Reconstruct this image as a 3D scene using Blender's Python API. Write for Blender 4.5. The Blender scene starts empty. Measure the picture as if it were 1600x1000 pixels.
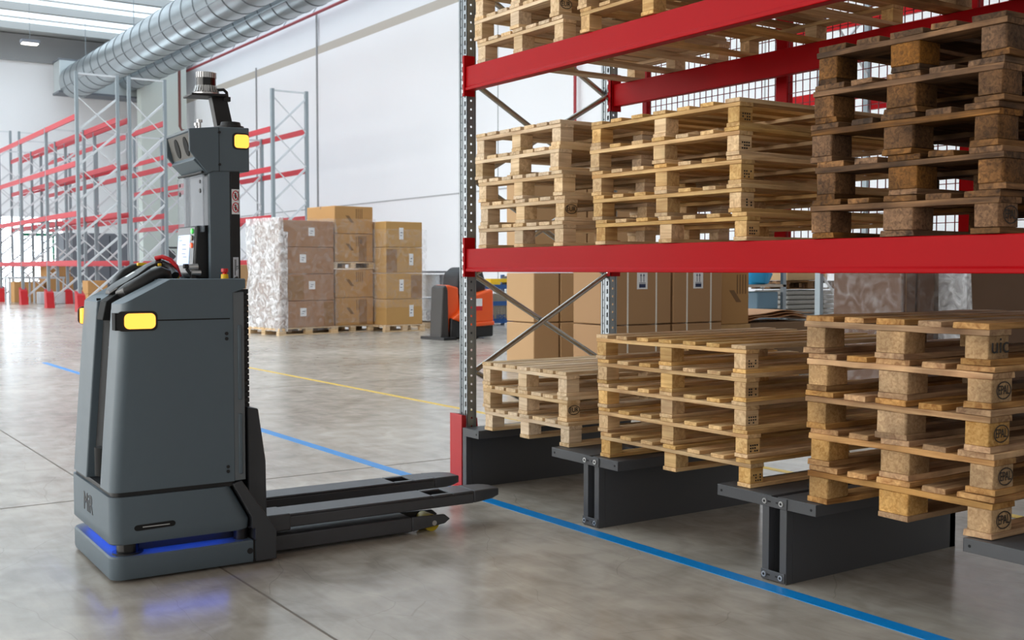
import bpy, math, random
from mathutils import Vector, Matrix
random.seed(7)
C = bpy.context.scene.collection
SC = bpy.context.scene
PI = math.pi

# ------------------------------------------------------------------ camera, world, light, exposure
TH = math.atan2(2540, 1746)
cd = bpy.data.cameras.new('camera'); cam = bpy.data.objects.new('camera', cd); C.objects.link(cam)
cam.location = (0, 0, 1.276)
cam.rotation_euler = (PI/2 - math.atan(79/1745.), 0, TH)
cd.sensor_width = 36; cd.lens = 1745/1600*36; cd.clip_end = 300; cd.clip_start = .05
cd.dof.use_dof = True; cd.dof.focus_distance = 4.9; cd.dof.aperture_fstop = 6.3
SC.camera = cam
w = bpy.data.worlds.new('world'); SC.world = w; w.use_nodes = True
w.node_tree.nodes['Background'].inputs[0].default_value = (1.0, .975, .94, 1)
w.node_tree.nodes['Background'].inputs[1].default_value = 0.42
SC.view_settings.view_transform = 'Standard'; SC.view_settings.look = 'None'
SC.view_settings.exposure = 0.12; SC.view_settings.gamma = 1
SC.view_settings.use_curve_mapping = False
SKYLIGHT = 1.7
ADDED_SIDE_LIGHT = 4.6

# ------------------------------------------------------------------ materials
def lin(c):
    return tuple(((x/255)/12.92 if x/255 <= .04045 else (((x/255)+.055)/1.055)**2.4) for x in c)
MATS = {}
def mat(name, rgb, rough=.5, metal=0., var=0., scale=4., bump=0., emit=None, es=1., spec=.5, coat=0.):
    if name in MATS: return MATS[name]
    m = bpy.data.materials.new(name); m.use_nodes = True; nt = m.node_tree; N = nt.nodes; L = nt.links
    b = N['Principled BSDF']; col = lin(rgb)
    b.inputs['Base Color'].default_value = (*col, 1); b.inputs['Roughness'].default_value = rough
    b.inputs['Metallic'].default_value = metal; b.inputs['Specular IOR Level'].default_value = spec
    b.inputs['Coat Weight'].default_value = coat
    tc = N.new('ShaderNodeTexCoord'); nz = N.new('ShaderNodeTexNoise'); nz.inputs['Scale'].default_value = scale
    nz.inputs['Detail'].default_value = 5
    L.new(tc.outputs['Object'], nz.inputs['Vector'])
    mr = N.new('ShaderNodeMapRange'); mr.inputs['To Min'].default_value = 1-var; mr.inputs['To Max'].default_value = 1+var
    L.new(nz.outputs['Fac'], mr.inputs['Value'])
    mx = N.new('ShaderNodeVectorMath'); mx.operation = 'SCALE'; mx.inputs[0].default_value = col
    L.new(mr.outputs[0], mx.inputs['Scale']); L.new(mx.outputs[0], b.inputs['Base Color'])
    if bump:
        bp = N.new('ShaderNodeBump'); bp.inputs['Strength'].default_value = bump; bp.inputs['Distance'].default_value = .01
        L.new(nz.outputs['Fac'], bp.inputs['Height']); L.new(bp.outputs[0], b.inputs['Normal'])
    if emit:
        b.inputs['Emission Color'].default_value = (*lin(emit), 1); b.inputs['Emission Strength'].default_value = es
    MATS[name] = m
    return m
def wood(name, lo, hi, axis, dirt=0., sat=.08):
    if name in MATS: return MATS[name]
    m = bpy.data.materials.new(name); m.use_nodes = True; nt = m.node_tree; N = nt.nodes; L = nt.links
    b = N['Principled BSDF']; b.inputs['Roughness'].default_value = .75; b.inputs['Specular IOR Level'].default_value = .25
    tc = N.new('ShaderNodeTexCoord'); oi = N.new('ShaderNodeObjectInfo')
    ad = N.new('ShaderNodeVectorMath'); ad.operation = 'MULTIPLY_ADD'
    cb = N.new('ShaderNodeCombineXYZ')
    for k in range(3): L.new(oi.outputs['Random'], cb.inputs[k])
    L.new(cb.outputs[0], ad.inputs[0]); ad.inputs[1].default_value = (17, 31, 53); L.new(tc.outputs['Object'], ad.inputs[2])
    mp = N.new('ShaderNodeMapping')
    s = [26, 26, 26]; s['xyz'.index(axis)] = 1.6
    mp.inputs['Scale'].default_value = s; L.new(ad.outputs[0], mp.inputs['Vector'])
    n1 = N.new('ShaderNodeTexNoise'); n1.inputs['Scale'].default_value = 1.6; n1.inputs['Detail'].default_value = 6; n1.inputs['Distortion'].default_value = .9
    L.new(mp.outputs[0], n1.inputs['Vector'])
    cr = N.new('ShaderNodeValToRGB'); e = cr.color_ramp.elements
    e[0].position = .3; e[1].position = .68; e[0].color = (*lin(lo), 1); e[1].color = (*lin(hi), 1)
    L.new(n1.outputs['Fac'], cr.inputs[0])
    n2 = N.new('ShaderNodeTexNoise'); n2.inputs['Scale'].default_value = 5; n2.inputs['Detail'].default_value = 4
    L.new(ad.outputs[0], n2.inputs['Vector'])
    hs = N.new('ShaderNodeHueSaturation')
    v = N.new('ShaderNodeMapRange'); v.inputs['To Min'].default_value = 1-.16-dirt*.35; v.inputs['To Max'].default_value = 1.12
    L.new(oi.outputs['Random'], v.inputs['Value'])
    d = N.new('ShaderNodeMapRange'); d.inputs['From Min'].default_value = .38; d.inputs['From Max'].default_value = .6
    d.inputs['To Min'].default_value = 1-.1-dirt*.55; d.inputs['To Max'].default_value = 1.04
    L.new(n2.outputs['Fac'], d.inputs['Value'])
    mu = N.new('ShaderNodeMath'); mu.operation = 'MULTIPLY'; L.new(v.outputs[0], mu.inputs[0]); L.new(d.outputs[0], mu.inputs[1])
    L.new(mu.outputs[0], hs.inputs['Value']); L.new(cr.outputs[0], hs.inputs['Color'])
    fr = N.new('ShaderNodeMath'); fr.operation = 'MULTIPLY'; fr.inputs[1].default_value = 7.3; L.new(oi.outputs['Random'], fr.inputs[0])
    f2 = N.new('ShaderNodeMath'); f2.operation = 'FRACT'; L.new(fr.outputs[0], f2.inputs[0])
    sr = N.new('ShaderNodeMapRange'); sr.inputs['To Min'].default_value = .82; sr.inputs['To Max'].default_value = 1.1
    L.new(f2.outputs[0], sr.inputs['Value']); L.new(sr.outputs[0], hs.inputs['Saturation'])
    L.new(hs.outputs[0], b.inputs['Base Color'])
    bp = N.new('ShaderNodeBump'); bp.inputs['Strength'].default_value = .25+dirt*.4; bp.inputs['Distance'].default_value = .004
    L.new(n1.outputs['Fac'], bp.inputs['Height']); L.new(bp.outputs[0], b.inputs['Normal'])
    MATS[name] = m
    return m

RACK_RED = mat('rack_red_paint', (168, 1, 10), .42, var=.05, scale=3, bump=.06, spec=.1)
RED = mat('guard_red_paint', (186, 22, 30), .45, var=.05)
GALV = mat('galvanised_steel', (142, 148, 152), .35, .75, var=.15, scale=9)
ZINC = mat('bright_zinc_steel', (170, 165, 158), .26, .9, var=.1, scale=12)
SILVER = mat('aluminium', (205, 205, 205), .3, .8)
ROBOT = mat('robot_grey_paint', (86, 99, 108), .48, var=.03, scale=20)
ROBOT2 = mat('robot_light_trim', (108, 116, 122), .5)
DARK = mat('charcoal_paint', (56, 58, 62), .45, var=.08, scale=8)
BLACK = mat('black_plastic', (22, 22, 24), .5)
RUBBER = mat('black_rubber', (34, 33, 33), .38, var=.1)
FORKM = mat('fork_paint', (66, 67, 71), .42, var=.18, scale=14, bump=.05)
STAND = mat('stand_grey_powder_coat', (74, 75, 78), .5, var=.04)
CARD = mat('brown_cardboard', (170, 132, 92), .8, var=.05, scale=2)
CARD2 = mat('warm_cardboard', (186, 141, 88), .8, var=.05, scale=2)
CARD3 = mat('light_cardboard', (196, 162, 118), .8, var=.05, scale=2)
CARDD = mat('dark_cardboard', (100, 70, 50), .8, var=.06, scale=2)
TAPE = mat('packing_tape', (150, 112, 70), .35)
INK = mat('printed_ink', (40, 34, 30), .7)
PRINT = mat('faded_brown_print', (130, 96, 60), .7)
WHITE = mat('white_paper', (232, 233, 236), .6)
STRAP = mat('white_strap', (226, 222, 214), .4)
NAVY = mat('navy_print', (30, 42, 78), .6)
YEL = mat('yellow_plastic', (240, 195, 20), .45)
REDP = mat('red_plastic', (200, 24, 34), .4)
ORANGE = mat('orange_forklift_paint', (238, 90, 28), .35)
BLUEC = mat('blue_cage_paint', (26, 78, 140), .45)
AMBER = mat('amber_lamp_lens', (190, 100, 20), .3, emit=(255, 178, 70), es=1.75)
BLUEL = mat('blue_status_light', (70, 110, 255), .3, emit=(40, 96, 255), es=12)
SCREEN = mat('lit_touch_screen', (170, 200, 235), .2, emit=(150, 185, 235), es=.75)
PANE = mat('daylight_pane', (240, 245, 250), .3, emit=(225, 240, 250), es=6)
GREENF = mat('green_door_frame', (20, 110, 80), .4)
LAMP = mat('lamp_diffuser', (255, 250, 240), .3, emit=(255, 246, 230), es=6)
POLY = mat('yellow_polyurethane', (196, 170, 40), .4)
PIPE_R = mat('red_pipe_paint', (160, 40, 48), .4)
GREYP = mat('dark_grey_panel', (112, 116, 124), .6)
LIGHTG = mat('light_grey_paint', (190, 194, 198), .5)
BLUEB = mat('blue_plastic_bag', (40, 150, 205), .25, bump=.5, scale=14)
TEAL = mat('blue_grey_container', (100, 130, 150), .5)
PAPER = mat('grey_paper_sheets', (150, 146, 140), .8, var=.15, scale=18)
DARKGAP = mat('dark_recess', (12, 12, 13), .8)

def wrapmat(name, opac, tint=(235, 235, 238)):
    m = bpy.data.materials.new(name); m.use_nodes = True; nt = m.node_tree; N = nt.nodes; L = nt.links
    b = N['Principled BSDF']; b.inputs['Base Color'].default_value = (*lin(tint), 1); b.inputs['Roughness'].default_value = .16
    b.inputs['Specular IOR Level'].default_value = .9
    tc = N.new('ShaderNodeTexCoord'); nz = N.new('ShaderNodeTexNoise'); nz.inputs['Scale'].default_value = 7
    nz.inputs['Detail'].default_value = 8; nz.inputs['Distortion'].default_value = 1.4; L.new(tc.outputs['Object'], nz.inputs['Vector'])
    bp = N.new('ShaderNodeBump'); bp.inputs['Strength'].default_value = 1; bp.inputs['Distance'].default_value = .06
    L.new(nz.outputs['Fac'], bp.inputs['Height']); L.new(bp.outputs[0], b.inputs['Normal'])
    mr = N.new('ShaderNodeMapRange'); mr.inputs['From Min'].default_value = .42; mr.inputs['From Max'].default_value = .66
    mr.inputs['To Min'].default_value = opac*.4; mr.inputs['To Max'].default_value = min(1, opac*2.)
    L.new(nz.outputs['Fac'], mr.inputs['Value']); L.new(mr.outputs[0], b.inputs['Alpha'])
    MATS[name] = m
    return m
WRAP = wrapmat('clear_stretch_film', .10)
WRAPW = wrapmat('crumpled_stretch_film', .9)
GLASS = mat('tinted_clear_guard', (120, 128, 138), .08)
GLASS.node_tree.nodes['Principled BSDF'].inputs['Alpha'].default_value = .35

def floor_mat():
    m = bpy.data.materials.new('polished_concrete'); m.use_nodes = True; nt = m.node_tree; N = nt.nodes; L = nt.links
    b = N['Principled BSDF']; tc = N.new('ShaderNodeTexCoord')
    def noise(sc, det, vec=None, dist=0):
        n = N.new('ShaderNodeTexNoise'); n.inputs['Scale'].default_value = sc; n.inputs['Detail'].default_value = det
        n.inputs['Distortion'].default_value = dist; L.new(vec or tc.outputs['Object'], n.inputs['Vector']); return n
    a = noise(.55, 6); c = noise(5, 8, None, .6)
    mp = N.new('ShaderNodeMapping'); mp.inputs['Scale'].default_value = (1, 6, 1); mp.inputs['Rotation'].default_value = (0, 0, .5)
    L.new(tc.outputs['Object'], mp.inputs['Vector']); s = noise(3, 6, mp.outputs[0], 1)
    mx = N.new('ShaderNodeMix'); mx.data_type = 'FLOAT'; mx.inputs[0].default_value = .5
    L.new(a.outputs['Fac'], mx.inputs[2]); L.new(c.outputs['Fac'], mx.inputs[3])
    m2 = N.new('ShaderNodeMix'); m2.data_type = 'FLOAT'; m2.inputs[0].default_value = .14
    L.new(mx.outputs[0], m2.inputs[2]); L.new(s.outputs['Fac'], m2.inputs[3])
    cr = N.new('ShaderNodeValToRGB'); e = cr.color_ramp.elements
    e[0].position = .38; e[0].color = (*lin((154, 145, 134)), 1); e[1].position = .62; e[1].color = (*lin((198, 189, 177)), 1)
    L.new(m2.outputs[0], cr.inputs[0])
    # thin dark scuffs
    v = N.new('ShaderNodeTexVoronoi'); v.feature = 'DISTANCE_TO_EDGE'; v.inputs['Scale'].default_value = .9
    mv = N.new('ShaderNodeMapping'); mv.inputs['Rotation'].default_value = (0, 0, 1.1); mv.inputs['Scale'].default_value = (1, 2.6, 1)
    dn = noise(1.2, 3); av = N.new('ShaderNodeVectorMath'); av.operation = 'MULTIPLY_ADD'; av.inputs[1].default_value = (.5, .5, 0)
    L.new(dn.outputs['Color'], av.inputs[0]); L.new(tc.outputs['Object'], av.inputs[2]); L.new(av.outputs[0], mv.inputs['Vector'])
    L.new(mv.outputs[0], v.inputs['Vector'])
    r = N.new('ShaderNodeMapRange'); r.inputs['From Max'].default_value = .004; r.inputs['To Min'].default_value = .78; r.inputs['To Max'].default_value = 1
    L.new(v.outputs['Distance'], r.inputs['Value'])
    sc = N.new('ShaderNodeVectorMath'); sc.operation = 'SCALE'; L.new(cr.outputs[0], sc.inputs[0]); L.new(r.outputs[0], sc.inputs['Scale'])
    L.new(sc.outputs[0], b.inputs['Base Color'])
    rr = N.new('ShaderNodeMapRange'); rr.inputs['To Min'].default_value = .1; rr.inputs['To Max'].default_value = .34
    L.new(m2.outputs[0], rr.inputs['Value']); L.new(rr.outputs[0], b.inputs['Roughness'])
    b.inputs['Specular IOR Level'].default_value = .55
    bp = N.new('ShaderNodeBump'); bp.inputs['Strength'].default_value = .06; bp.inputs['Distance'].default_value = .01
    L.new(s.outputs['Fac'], bp.inputs['Height']); L.new(bp.outputs[0], b.inputs['Normal'])
    return m
FLOORM = floor_mat()
WALLM = mat('white_wall_panel', (238, 238, 241), .7, var=.025, scale=.35)
CEILM = mat('concrete_ceiling', (168, 170, 170), .8, var=.05, scale=1)
SKYM = mat('translucent_skylight', (220, 235, 245), .4, emit=(226, 240, 250), es=SKYLIGHT)
BLUEP = mat('blue_floor_paint', (0, 138, 216), .35, var=.12, scale=9)
YELP = mat('yellow_floor_paint', (226, 186, 60), .4, var=.12, scale=9)
JOINT = mat('joint_sealant', (112, 101, 90), .7)
BANDM = mat('tan_joint_band', (186, 178, 168), .7)

# ------------------------------------------------------------------ mesh helpers
class MB:
    def __init__(s): s.v = []; s.f = []
    def add(s, vs, fs):
        n = len(s.v); s.v += [tuple(p) for p in vs]; s.f += [tuple(i+n for i in f) for f in fs]; return s
    def box(s, x0, x1, y0, y1, z0, z1, M=None):
        vs = [(x, y, z) for z in (z0, z1) for y in (y0, y1) for x in (x0, x1)]
        if M: vs = [M @ Vector(p) for p in vs]
        return s.add(vs, [(0, 2, 3, 1), (4, 5, 7, 6), (0, 1, 5, 4), (2, 6, 7, 3), (0, 4, 6, 2), (1, 3, 7, 5)])
    def prism(s, poly, axis, a0, a1, poly1=None):
        # poly in the two remaining axes (order x,y,z without axis)
        def P(p, a):
            q = list(p); q.insert('xyz'.index(axis), a); return q
        n = len(poly); poly1 = poly1 or poly
        vs = [P(p, a0) for p in poly]+[P(p, a1) for p in poly1]
        return s.add(vs, [tuple(range(n))[::-1], tuple(range(n, 2*n))]+[(i, (i+1) % n, n+(i+1) % n, n+i) for i in range(n)])
    def loft(s, rings):
        n = len(rings[0]); vs = [p for r in rings for p in r]; fs = [tuple(range(n))[::-1], tuple(range(len(vs)-n, len(vs)))]
        for k in range(len(rings)-1):
            fs += [(k*n+i, k*n+(i+1) % n, (k+1)*n+(i+1) % n, (k+1)*n+i) for i in range(n)]
        return s.add(vs, fs)
    def bar(s, p0, p1, w, h, up=(0, 0, 1)):
        p0 = Vector(p0); p1 = Vector(p1); d = (p1-p0).normalized(); a = d.cross(Vector(up))
        if a.length < 1e-4: a = d.cross(Vector((1, 0, 0)))
        a.normalize(); b = a.cross(d); vs = []
        for p in (p0, p1):
            for i, j in ((-1, -1), (1, -1), (1, 1), (-1, 1)): vs.append(p+a*i*w/2+b*j*h/2)
        return s.add(vs, [(0, 1, 2, 3), (7, 6, 5, 4), (0, 4, 5, 1), (1, 5, 6, 2), (2, 6, 7, 3), (3, 7, 4, 0)])
    def tube(s, pts, r, seg=12):
        pts = [Vector(p) for p in pts]; rs = r if isinstance(r, (list, tuple)) else [r]*len(pts); rings = []; ref = None
        for i, p in enumerate(pts):
            d = (pts[min(i+1, len(pts)-1)]-pts[max(i-1, 0)]).normalized()
            if ref is None: ref = d.orthogonal().normalized()
            a = (ref-d*ref.dot(d)).normalized(); ref = a; b = d.cross(a)
            rings.append([p+(a*math.cos(t)+b*math.sin(t))*rs[i] for t in [2*PI*k/seg for k in range(seg)]])
        return s.loft(rings)
    def cyl(s, p0, p1, r, seg=20, r1=None): return s.tube([p0, p1], [r, r if r1 is None else r1], seg)
    def build(s, name, m, parent=None, bevel=0., seg=2, smooth=False, ang=35):
        me = bpy.data.meshes.new(name); me.from_pydata(s.v, [], s.f); me.update()
        me.materials.append(m)
        import bmesh
        bm = bmesh.new(); bm.from_mesh(me); bmesh.ops.recalc_face_normals(bm, faces=bm.faces); bm.to_mesh(me); bm.free()
        o = bpy.data.objects.new(name, me); C.objects.link(o); o.parent = parent
        if bevel:
            b = o.modifiers.new('bevel', 'BEVEL'); b.width = bevel; b.segments = seg; b.limit_method = 'ANGLE'; b.angle_limit = math.radians(30)
        if smooth or bevel:
            for p in me.polygons: p.use_smooth = True
            me.set_sharp_from_angle(angle=math.radians(ang))
        return o
def bx(*a): return MB().box(*a)
def rrect(x0, x1, y0, y1, r, z, n=5):
    out = []
    for cx, cy, a in ((x1-r, y1-r, 0), (x0+r, y1-r, 90), (x0+r, y0+r, 180), (x1-r, y0+r, 270)):
        for k in range(n+1):
            t = math.radians(a+90*k/n); out.append((cx+r*math.cos(t), cy+r*math.sin(t), z))
    return out
def tag(o, label, cat, group=None):
    o['label'] = label; o['category'] = cat
    if group: o['group'] = group
    return o
def thing(name, label, cat, loc=(0, 0, 0), rz=0., group=None):
    o = bpy.data.objects.new(name, None); C.objects.link(o); o.location = loc; o.rotation_euler = (0, 0, rz); o.empty_display_size = .1
    return tag(o, label, cat, group)
def struct(o): o['kind'] = 'structure'; return o
def text_part(name, txt, size, m, parent, M, depth=.001, sx=1.):
    cu = bpy.data.curves.new('txt', 'FONT'); cu.body = txt; cu.size = size; cu.extrude = depth; cu.align_x = 'CENTER'; cu.align_y = 'CENTER'
    t = bpy.data.objects.new('txt', cu); C.objects.link(t)
    dg = bpy.context.evaluated_depsgraph_get(); me = bpy.data.meshes.new_from_object(t.evaluated_get(dg)); bpy.data.objects.remove(t)
    me.transform(M @ Matrix.Diagonal((sx, 1, 1, 1))); me.materials.clear(); me.materials.append(m); me.name = name
    return me
def mesh_join(name, meshes, m, parent):
    mb = MB()
    for me in meshes: mb.add([tuple(v.co) for v in me.vertices], [tuple(p.vertices) for p in me.polygons])
    return mb.build(name, m, parent)
def basis(right, up, origin):
    r = Vector(right); u = Vector(up); n = r.cross(u)
    M = Matrix.Identity(4)
    for i in range(3): M[i][0] = r[i]; M[i][1] = u[i]; M[i][2] = n[i]; M[i][3] = origin[i]
    return M
def ring_mesh(rx, ry, t, M, n=28, h=.001):
    vs = []; fs = []
    for k in range(n):
        a = 2*PI*k/n
        for rr in (0, t):
            for z in (-h, h): vs.append(M @ Vector(((rx-rr)*math.cos(a), (ry-rr)*math.sin(a), z)))
    for k in range(n):
        a = 4*k; b = 4*((k+1) % n)
        fs += [(a, b, b+1, a+1), (a+2, a+3, b+3, b+2), (a+1, b+1, b+3, a+3), (a, a+2, b+2, b)]
    me = bpy.data.meshes.new('ring'); me.from_pydata([tuple(v) for v in vs], [], fs); return me

# ------------------------------------------------------------------ setting
XE = -60.0; YS = 19.4; ZC = 13.0
struct(bx(XE-3, 8, -18, YS+.3, -.2, 0).build('floor', FLOORM))
struct(bx(XE-3, 8, YS, YS+.3, 0, 10.0).build('wall_side', WALLM))
struct(bx(XE-3, 8, YS+.06, YS+.3, 10.0, ZC+.6).build('wall_side_upper', WALLM))
# end wall with openings for the glazed doorway and a second glazed strip
we = MB().box(XE-.3, XE, -18, 10.5, 0, ZC+.6).box(XE-.3, XE, 13.45, YS, 0, ZC+.6).box(XE-.3, XE, 10.5, 13.45, 3.9, ZC+.6)
struct(we.build('wall_end', WALLM))
struct(bx(-57.6, -56.9, 16.6, YS-.5, 0, ZC).build('wall_pier', mat('pale_green_wall', (196, 202, 196), .7)))
struct(bx(XE, XE+.25, -18, YS, 11.6, 12.9).build('trim_1', mat('grey_fascia', (150, 152, 154), .7)))
struct(bx(XE-3, 8, YS-.004, YS+.0, 9.98, 10.3).build('trim_2', BANDM))
struct(bx(XE, 8, YS-.012, YS, 3.745, 3.79).build('trim_3', mat('panel_seam', (176, 176, 178), .8)))
struct(MB().box(-42.2, -42.12, YS-.05, YS, 3.7, 11.6).box(-48.7, -48.63, YS-.05, YS, 0, 10.4).box(-29, -28.97, YS-.01, YS, 0, 10).box(-18, -17.97, YS-.01, YS, 0, 10).build('trim_4', mat('conduit_grey', (150, 150, 152), .5)))
# ceiling: concrete beams with daylight strips between
cs = MB(); sk = MB()
x = XE+2.2
cs.box(XE-.3, XE+2.1, -18, YS+.3, ZC-.05, ZC+.3)
while x < 8:
    (sk if x < -10 else cs).box(x-.1, min(x+4.05, 8), -18, YS+.3, ZC+.06, ZC+.1)
    cs.box(x-.17, x+.17, -18, YS+.3, ZC-.28, ZC+.3)
    cs.box(x+1.35, x+1.43, -18, YS+.3, ZC-.03, ZC+.05)
    cs.box(x+3.3, x+3.4, -18, YS+.3, ZC-.05, ZC+.05)
    x += 4.2
struct(cs.build('ceiling', CEILM)); struct(sk.build('window_3', SKYM))
# unseen wall on the left, its glowing panes added for side light
wl = MB().box(XE-3, 8, -18.3, -18, 0, 1.0).box(XE-3, 8, -18.3, -18, 7.5, ZC+.6); x = XE-3
fill_pane = mat('added_side_light_pane', (240, 245, 250), .3, emit=(255, 251, 244), es=ADDED_SIDE_LIGHT)
n = 4
while x < 8:
    wl.box(x, x+.6, -18.3, -18, 1.0, 7.5); struct(bx(x+.6, min(x+6, 8), -18.2, -18.15, 1.0, 7.5).build('window_%d' % n, fill_pane)); x += 6; n += 1
struct(wl.build('wall_left', WALLM))
# glazed doorway in the end wall
wn = struct(bx(XE-.25, XE-.2, 10.5, 13.45, 0, 3.9).build('window_1', PANE))
gf = MB()
for y in (11.55, 13.0): gf.box(XE-.1, XE+.02, y-.05, y+.05, 0, 3.7)
gf.box(XE-.1, XE+.02, 11.5, 13.1, 2.95, 3.1).box(XE-.1, XE+.02, 11.5, 13.1, 3.6, 3.7)
struct(gf.build('door_1', GREENF))
# painted lines and joints
tag(bx(-16.2, 0, 3.325, 3.402, 0, .002).build('blue_floor_line', BLUEP), 'blue painted guide line crossing the floor in front of the rack', 'floor line')
tag(bx(-14.2, -2, 5.36, 5.42, 0, .002).build('yellow_floor_line', YELP), 'thin yellow painted line on the floor behind the blue one', 'floor line')
jt = MB().box(-40, 4, 1.645, 1.655, 0, .001).box(-6.418, -6.408, -18, 12, 0, .001).box(-16.5, -16.49, -18, 12, 0, .001).box(-11.4, -11.39, 3, 12, 0, .001).box(-1.4, -1.39, -10, 3, 0, .001)
jt.box(-40, -4, 6.65, 6.66, 0, .001).box(-33.2, -33.15, -18, 18, 0, .001)
struct(jt.build('trim_5', JOINT))

# ducts under the ceiling
def duct(name, y, z, r, x0, x1, label):
    t = thing(name, label, 'duct', (x0, y, z))
    MB().cyl((0, 0, 0), (x1-x0, 0, 0), r, 32).build('duct_pipe', mat('duct_steel', (158, 166, 170), .32, .7, var=.1, scale=2), t, smooth=True)
    rg = MB().tube([(-.03, 0, 0), (.03, 0, 0)], r+.018, 32).build('seam_ring', mat('duct_seam', (110, 116, 120), .4, .6), t)
    rg.location = (1.0, 0, 0); x = 2.25
    while x < x1-x0-.1: q = rg.copy(); C.objects.link(q); q.location = (x, 0, 0); x += 1.25
    bx(0, x1-x0, -.02, .02, -.02, .02).build('long_seam', GALV, t).location = (0, -r*.88, -r*.47)
    x = 2
    while x < x1-x0: MB().bar((x, 0, r), (x, 0, ZC+.1-z), .03, .03).build('hanger', GALV, t); x += 8
    return t
duct('ventilation_duct', 13.75, 10.5, .80, -58, 6, 'large round silver ventilation duct under the ceiling, the thicker one')
duct('ventilation_duct', 16.4, 10.95, .64, -58, 6, 'thinner round silver ventilation duct between the thick duct and the wall')
t = thing('duct_plenum', 'pale sheet metal plenum box where the ducts end at the far wall', 'duct box', (-58.5, 13.0, 10.05))
bx(-.8, .47, 0, 4.6, 0, 1.5).build('casing', mat('plenum_steel', (188, 196, 198), .45, .3), t, .02)
MB().box(-.85, .49, -.05, 4.65, -.1, 0).box(-.85, .49, -.05, 4.65, 1.5, 1.56).build('edge_frame', GREYP, t)
t = thing('sprinkler_pipe', 'thin red sprinkler pipe running along the white side wall below the ducts', 'pipe', (-60, 19.1, 11.5))
MB().cyl((0, 0, 0), (66, 0, 0), .06, 10).build('pipe', PIPE_R, t)
for k in range(1, 22): MB().bar((k*3, 0, 0), (k*3, .3, .5), .03, .03).build('bracket', GALV, t)
tag(MB().cyl((0, 0, 0), (0, 0, 11.4), .045, 10).build('riser_pipe', PIPE_R), 'thin red vertical pipe on the white wall behind the rack', 'pipe').location = (-24.9, 19.25, 0)
tag(MB().tube([(0, 0, 12.99), (0, 0, 8.2), (0, .1, 8.0), (0, 1.0, 8.0)], .07, 10).build('drop_pipe', mat('rust_pipe', (110, 62, 56), .5)), 'dark rusty L-shaped pipe hanging by the ends of the ducts', 'pipe').location = (-54, 17.6, 0)
t = thing('ceiling_lamp', 'small white high-bay lamp hanging from the ceiling at top left', 'lamp', (-50.5, 10.15, 10.75))
bx(-.25, .25, -.35, .35, 0, .14).build('housing', GREYP, t); bx(-.2, .2, -.3, .3, -.03, 0).build('diffuser', LAMP, t)
MB().bar((0, 0, .14), (0, 0, ZC+.3-10.75), .02, .02).build('hanger', GALV, t)

# ------------------------------------------------------------------ main pallet rack
RX0, RX1 = -5.56, -1.65   # post centres
rack = thing('pallet_rack', 'tall pallet rack with bright red beams and galvanised perforated posts', 'rack', (0, 0, 0))
def post(x, yf, side):
    m = MB(); W = .085; D = .06; H = 4.2; y1 = yf+D; x0 = x-W/2; x1 = x+W/2; T = .003
    # front face (-Y) with a column of slots near the inner edge and fine ribs
    sx = x1-.026 if side > 0 else x0+.012
    m.box(x0, sx, yf, yf+T, 0, H).box(sx+.014, x1, yf, yf+T, 0, H)
    z = .0
    while z < H: m.box(sx, sx+.014, yf, yf+T, z, z+.022); z += .05
    # inner side face with round/square holes
    for xs in ((x1-T, x1), (x0, x0+T)):
        m.box(*xs, yf, yf+.024, 0, H).box(*xs, yf+.036, y1, 0, H)
        z = 0.01
        while z < H: m.box(*xs, yf+.024, yf+.036, z, z+.038); z += .05
    m.box(x0, x0+.02, y1, y1+T, 0, H).box(x1-.02, x1, y1, y1+T, 0, H)
    m.box(x0+.012, x0+.018, yf-.004, yf, 0, H).box(x0+.036, x0+.04, yf-.003, yf, 0, H).box(x1-.004, x1+.003, yf+.05, yf+.055, 0, H)
    m.build('post', GALV, rack)
    f = MB(); z = .03
    while z < 3.2: f.cyl((x0+.026, yf-.001, z), (x0+.026, yf+.001, z), .004, 8); z += .05
    f.build('post_holes', DARKGAP, rack)
    bx(x0-.02, x1+.001, yf-.02, y1+.03, 0, .008).build('base_plate', GALV, rack)
for x in (RX0, RX1):
    s = 1 if x < -3 else -1
    post(x, 3.475, s); post(x, 4.545, s)
    zs = [.12, .68, 1.25, 1.81, 2.38, 2.95, 3.5]
    for i in range(len(zs)-1):
        MB().tube([(x+.012, 3.55, zs[i]), (x+.012, 4.56, zs[i+1])], .017, 8).build('brace', ZINC, rack, smooth=True, ang=60)
        MB().tube([(x-.022, 3.55, zs[i+1]), (x-.022, 4.56, zs[i])], .017, 8).build('brace', ZINC, rack, smooth=True, ang=60)
def beam(y, z0, z1, front):
    x0 = RX0+.056; x1 = RX1-.056
    s = -1 if front else 1
    yf = y; yb = y+.05
    # box beam with a stepped lower flange
    o = MB().prism([(yf, z0+.022), (yf+.001, z1), (yb, z1), (yb, z0), (yf-.006*1, z0), (yf-.006, z0+.018)] if front else
                   [(yf, z0), (yf, z1), (yb, z1), (yb, z0)], 'x', x0, x1).build('beam', RACK_RED, rack, .004)
    for xc, q in ((x0, -1), (x1, 1)):
        c = MB().box(xc-.004, xc+.004, y-.012, y+.062, z0-.03, z1+.065)
        px = xc-.03 if q < 0 else xc+.03; yp = y-.003 if front else y-.022
        c.box(min(xc, px), max(xc, px), yp, yp+.004, z0-.03, z1+.065)
        cn = c.build('connector', RACK_RED, rack, .002)
        hk = MB(); z = z0-.01
        while z < z1+.05: hk.box(px-.004*q-.005, px-.004*q+.005, yp-.0025, yp, z, z+.018); z += .05
        hk.build('hooks', SILVER, cn)
for z0, z1 in ((1.262, 1.395), (2.305, 2.442)):
    beam(3.458, z0, z1, True); beam(4.56, z0, z1, False)
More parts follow.
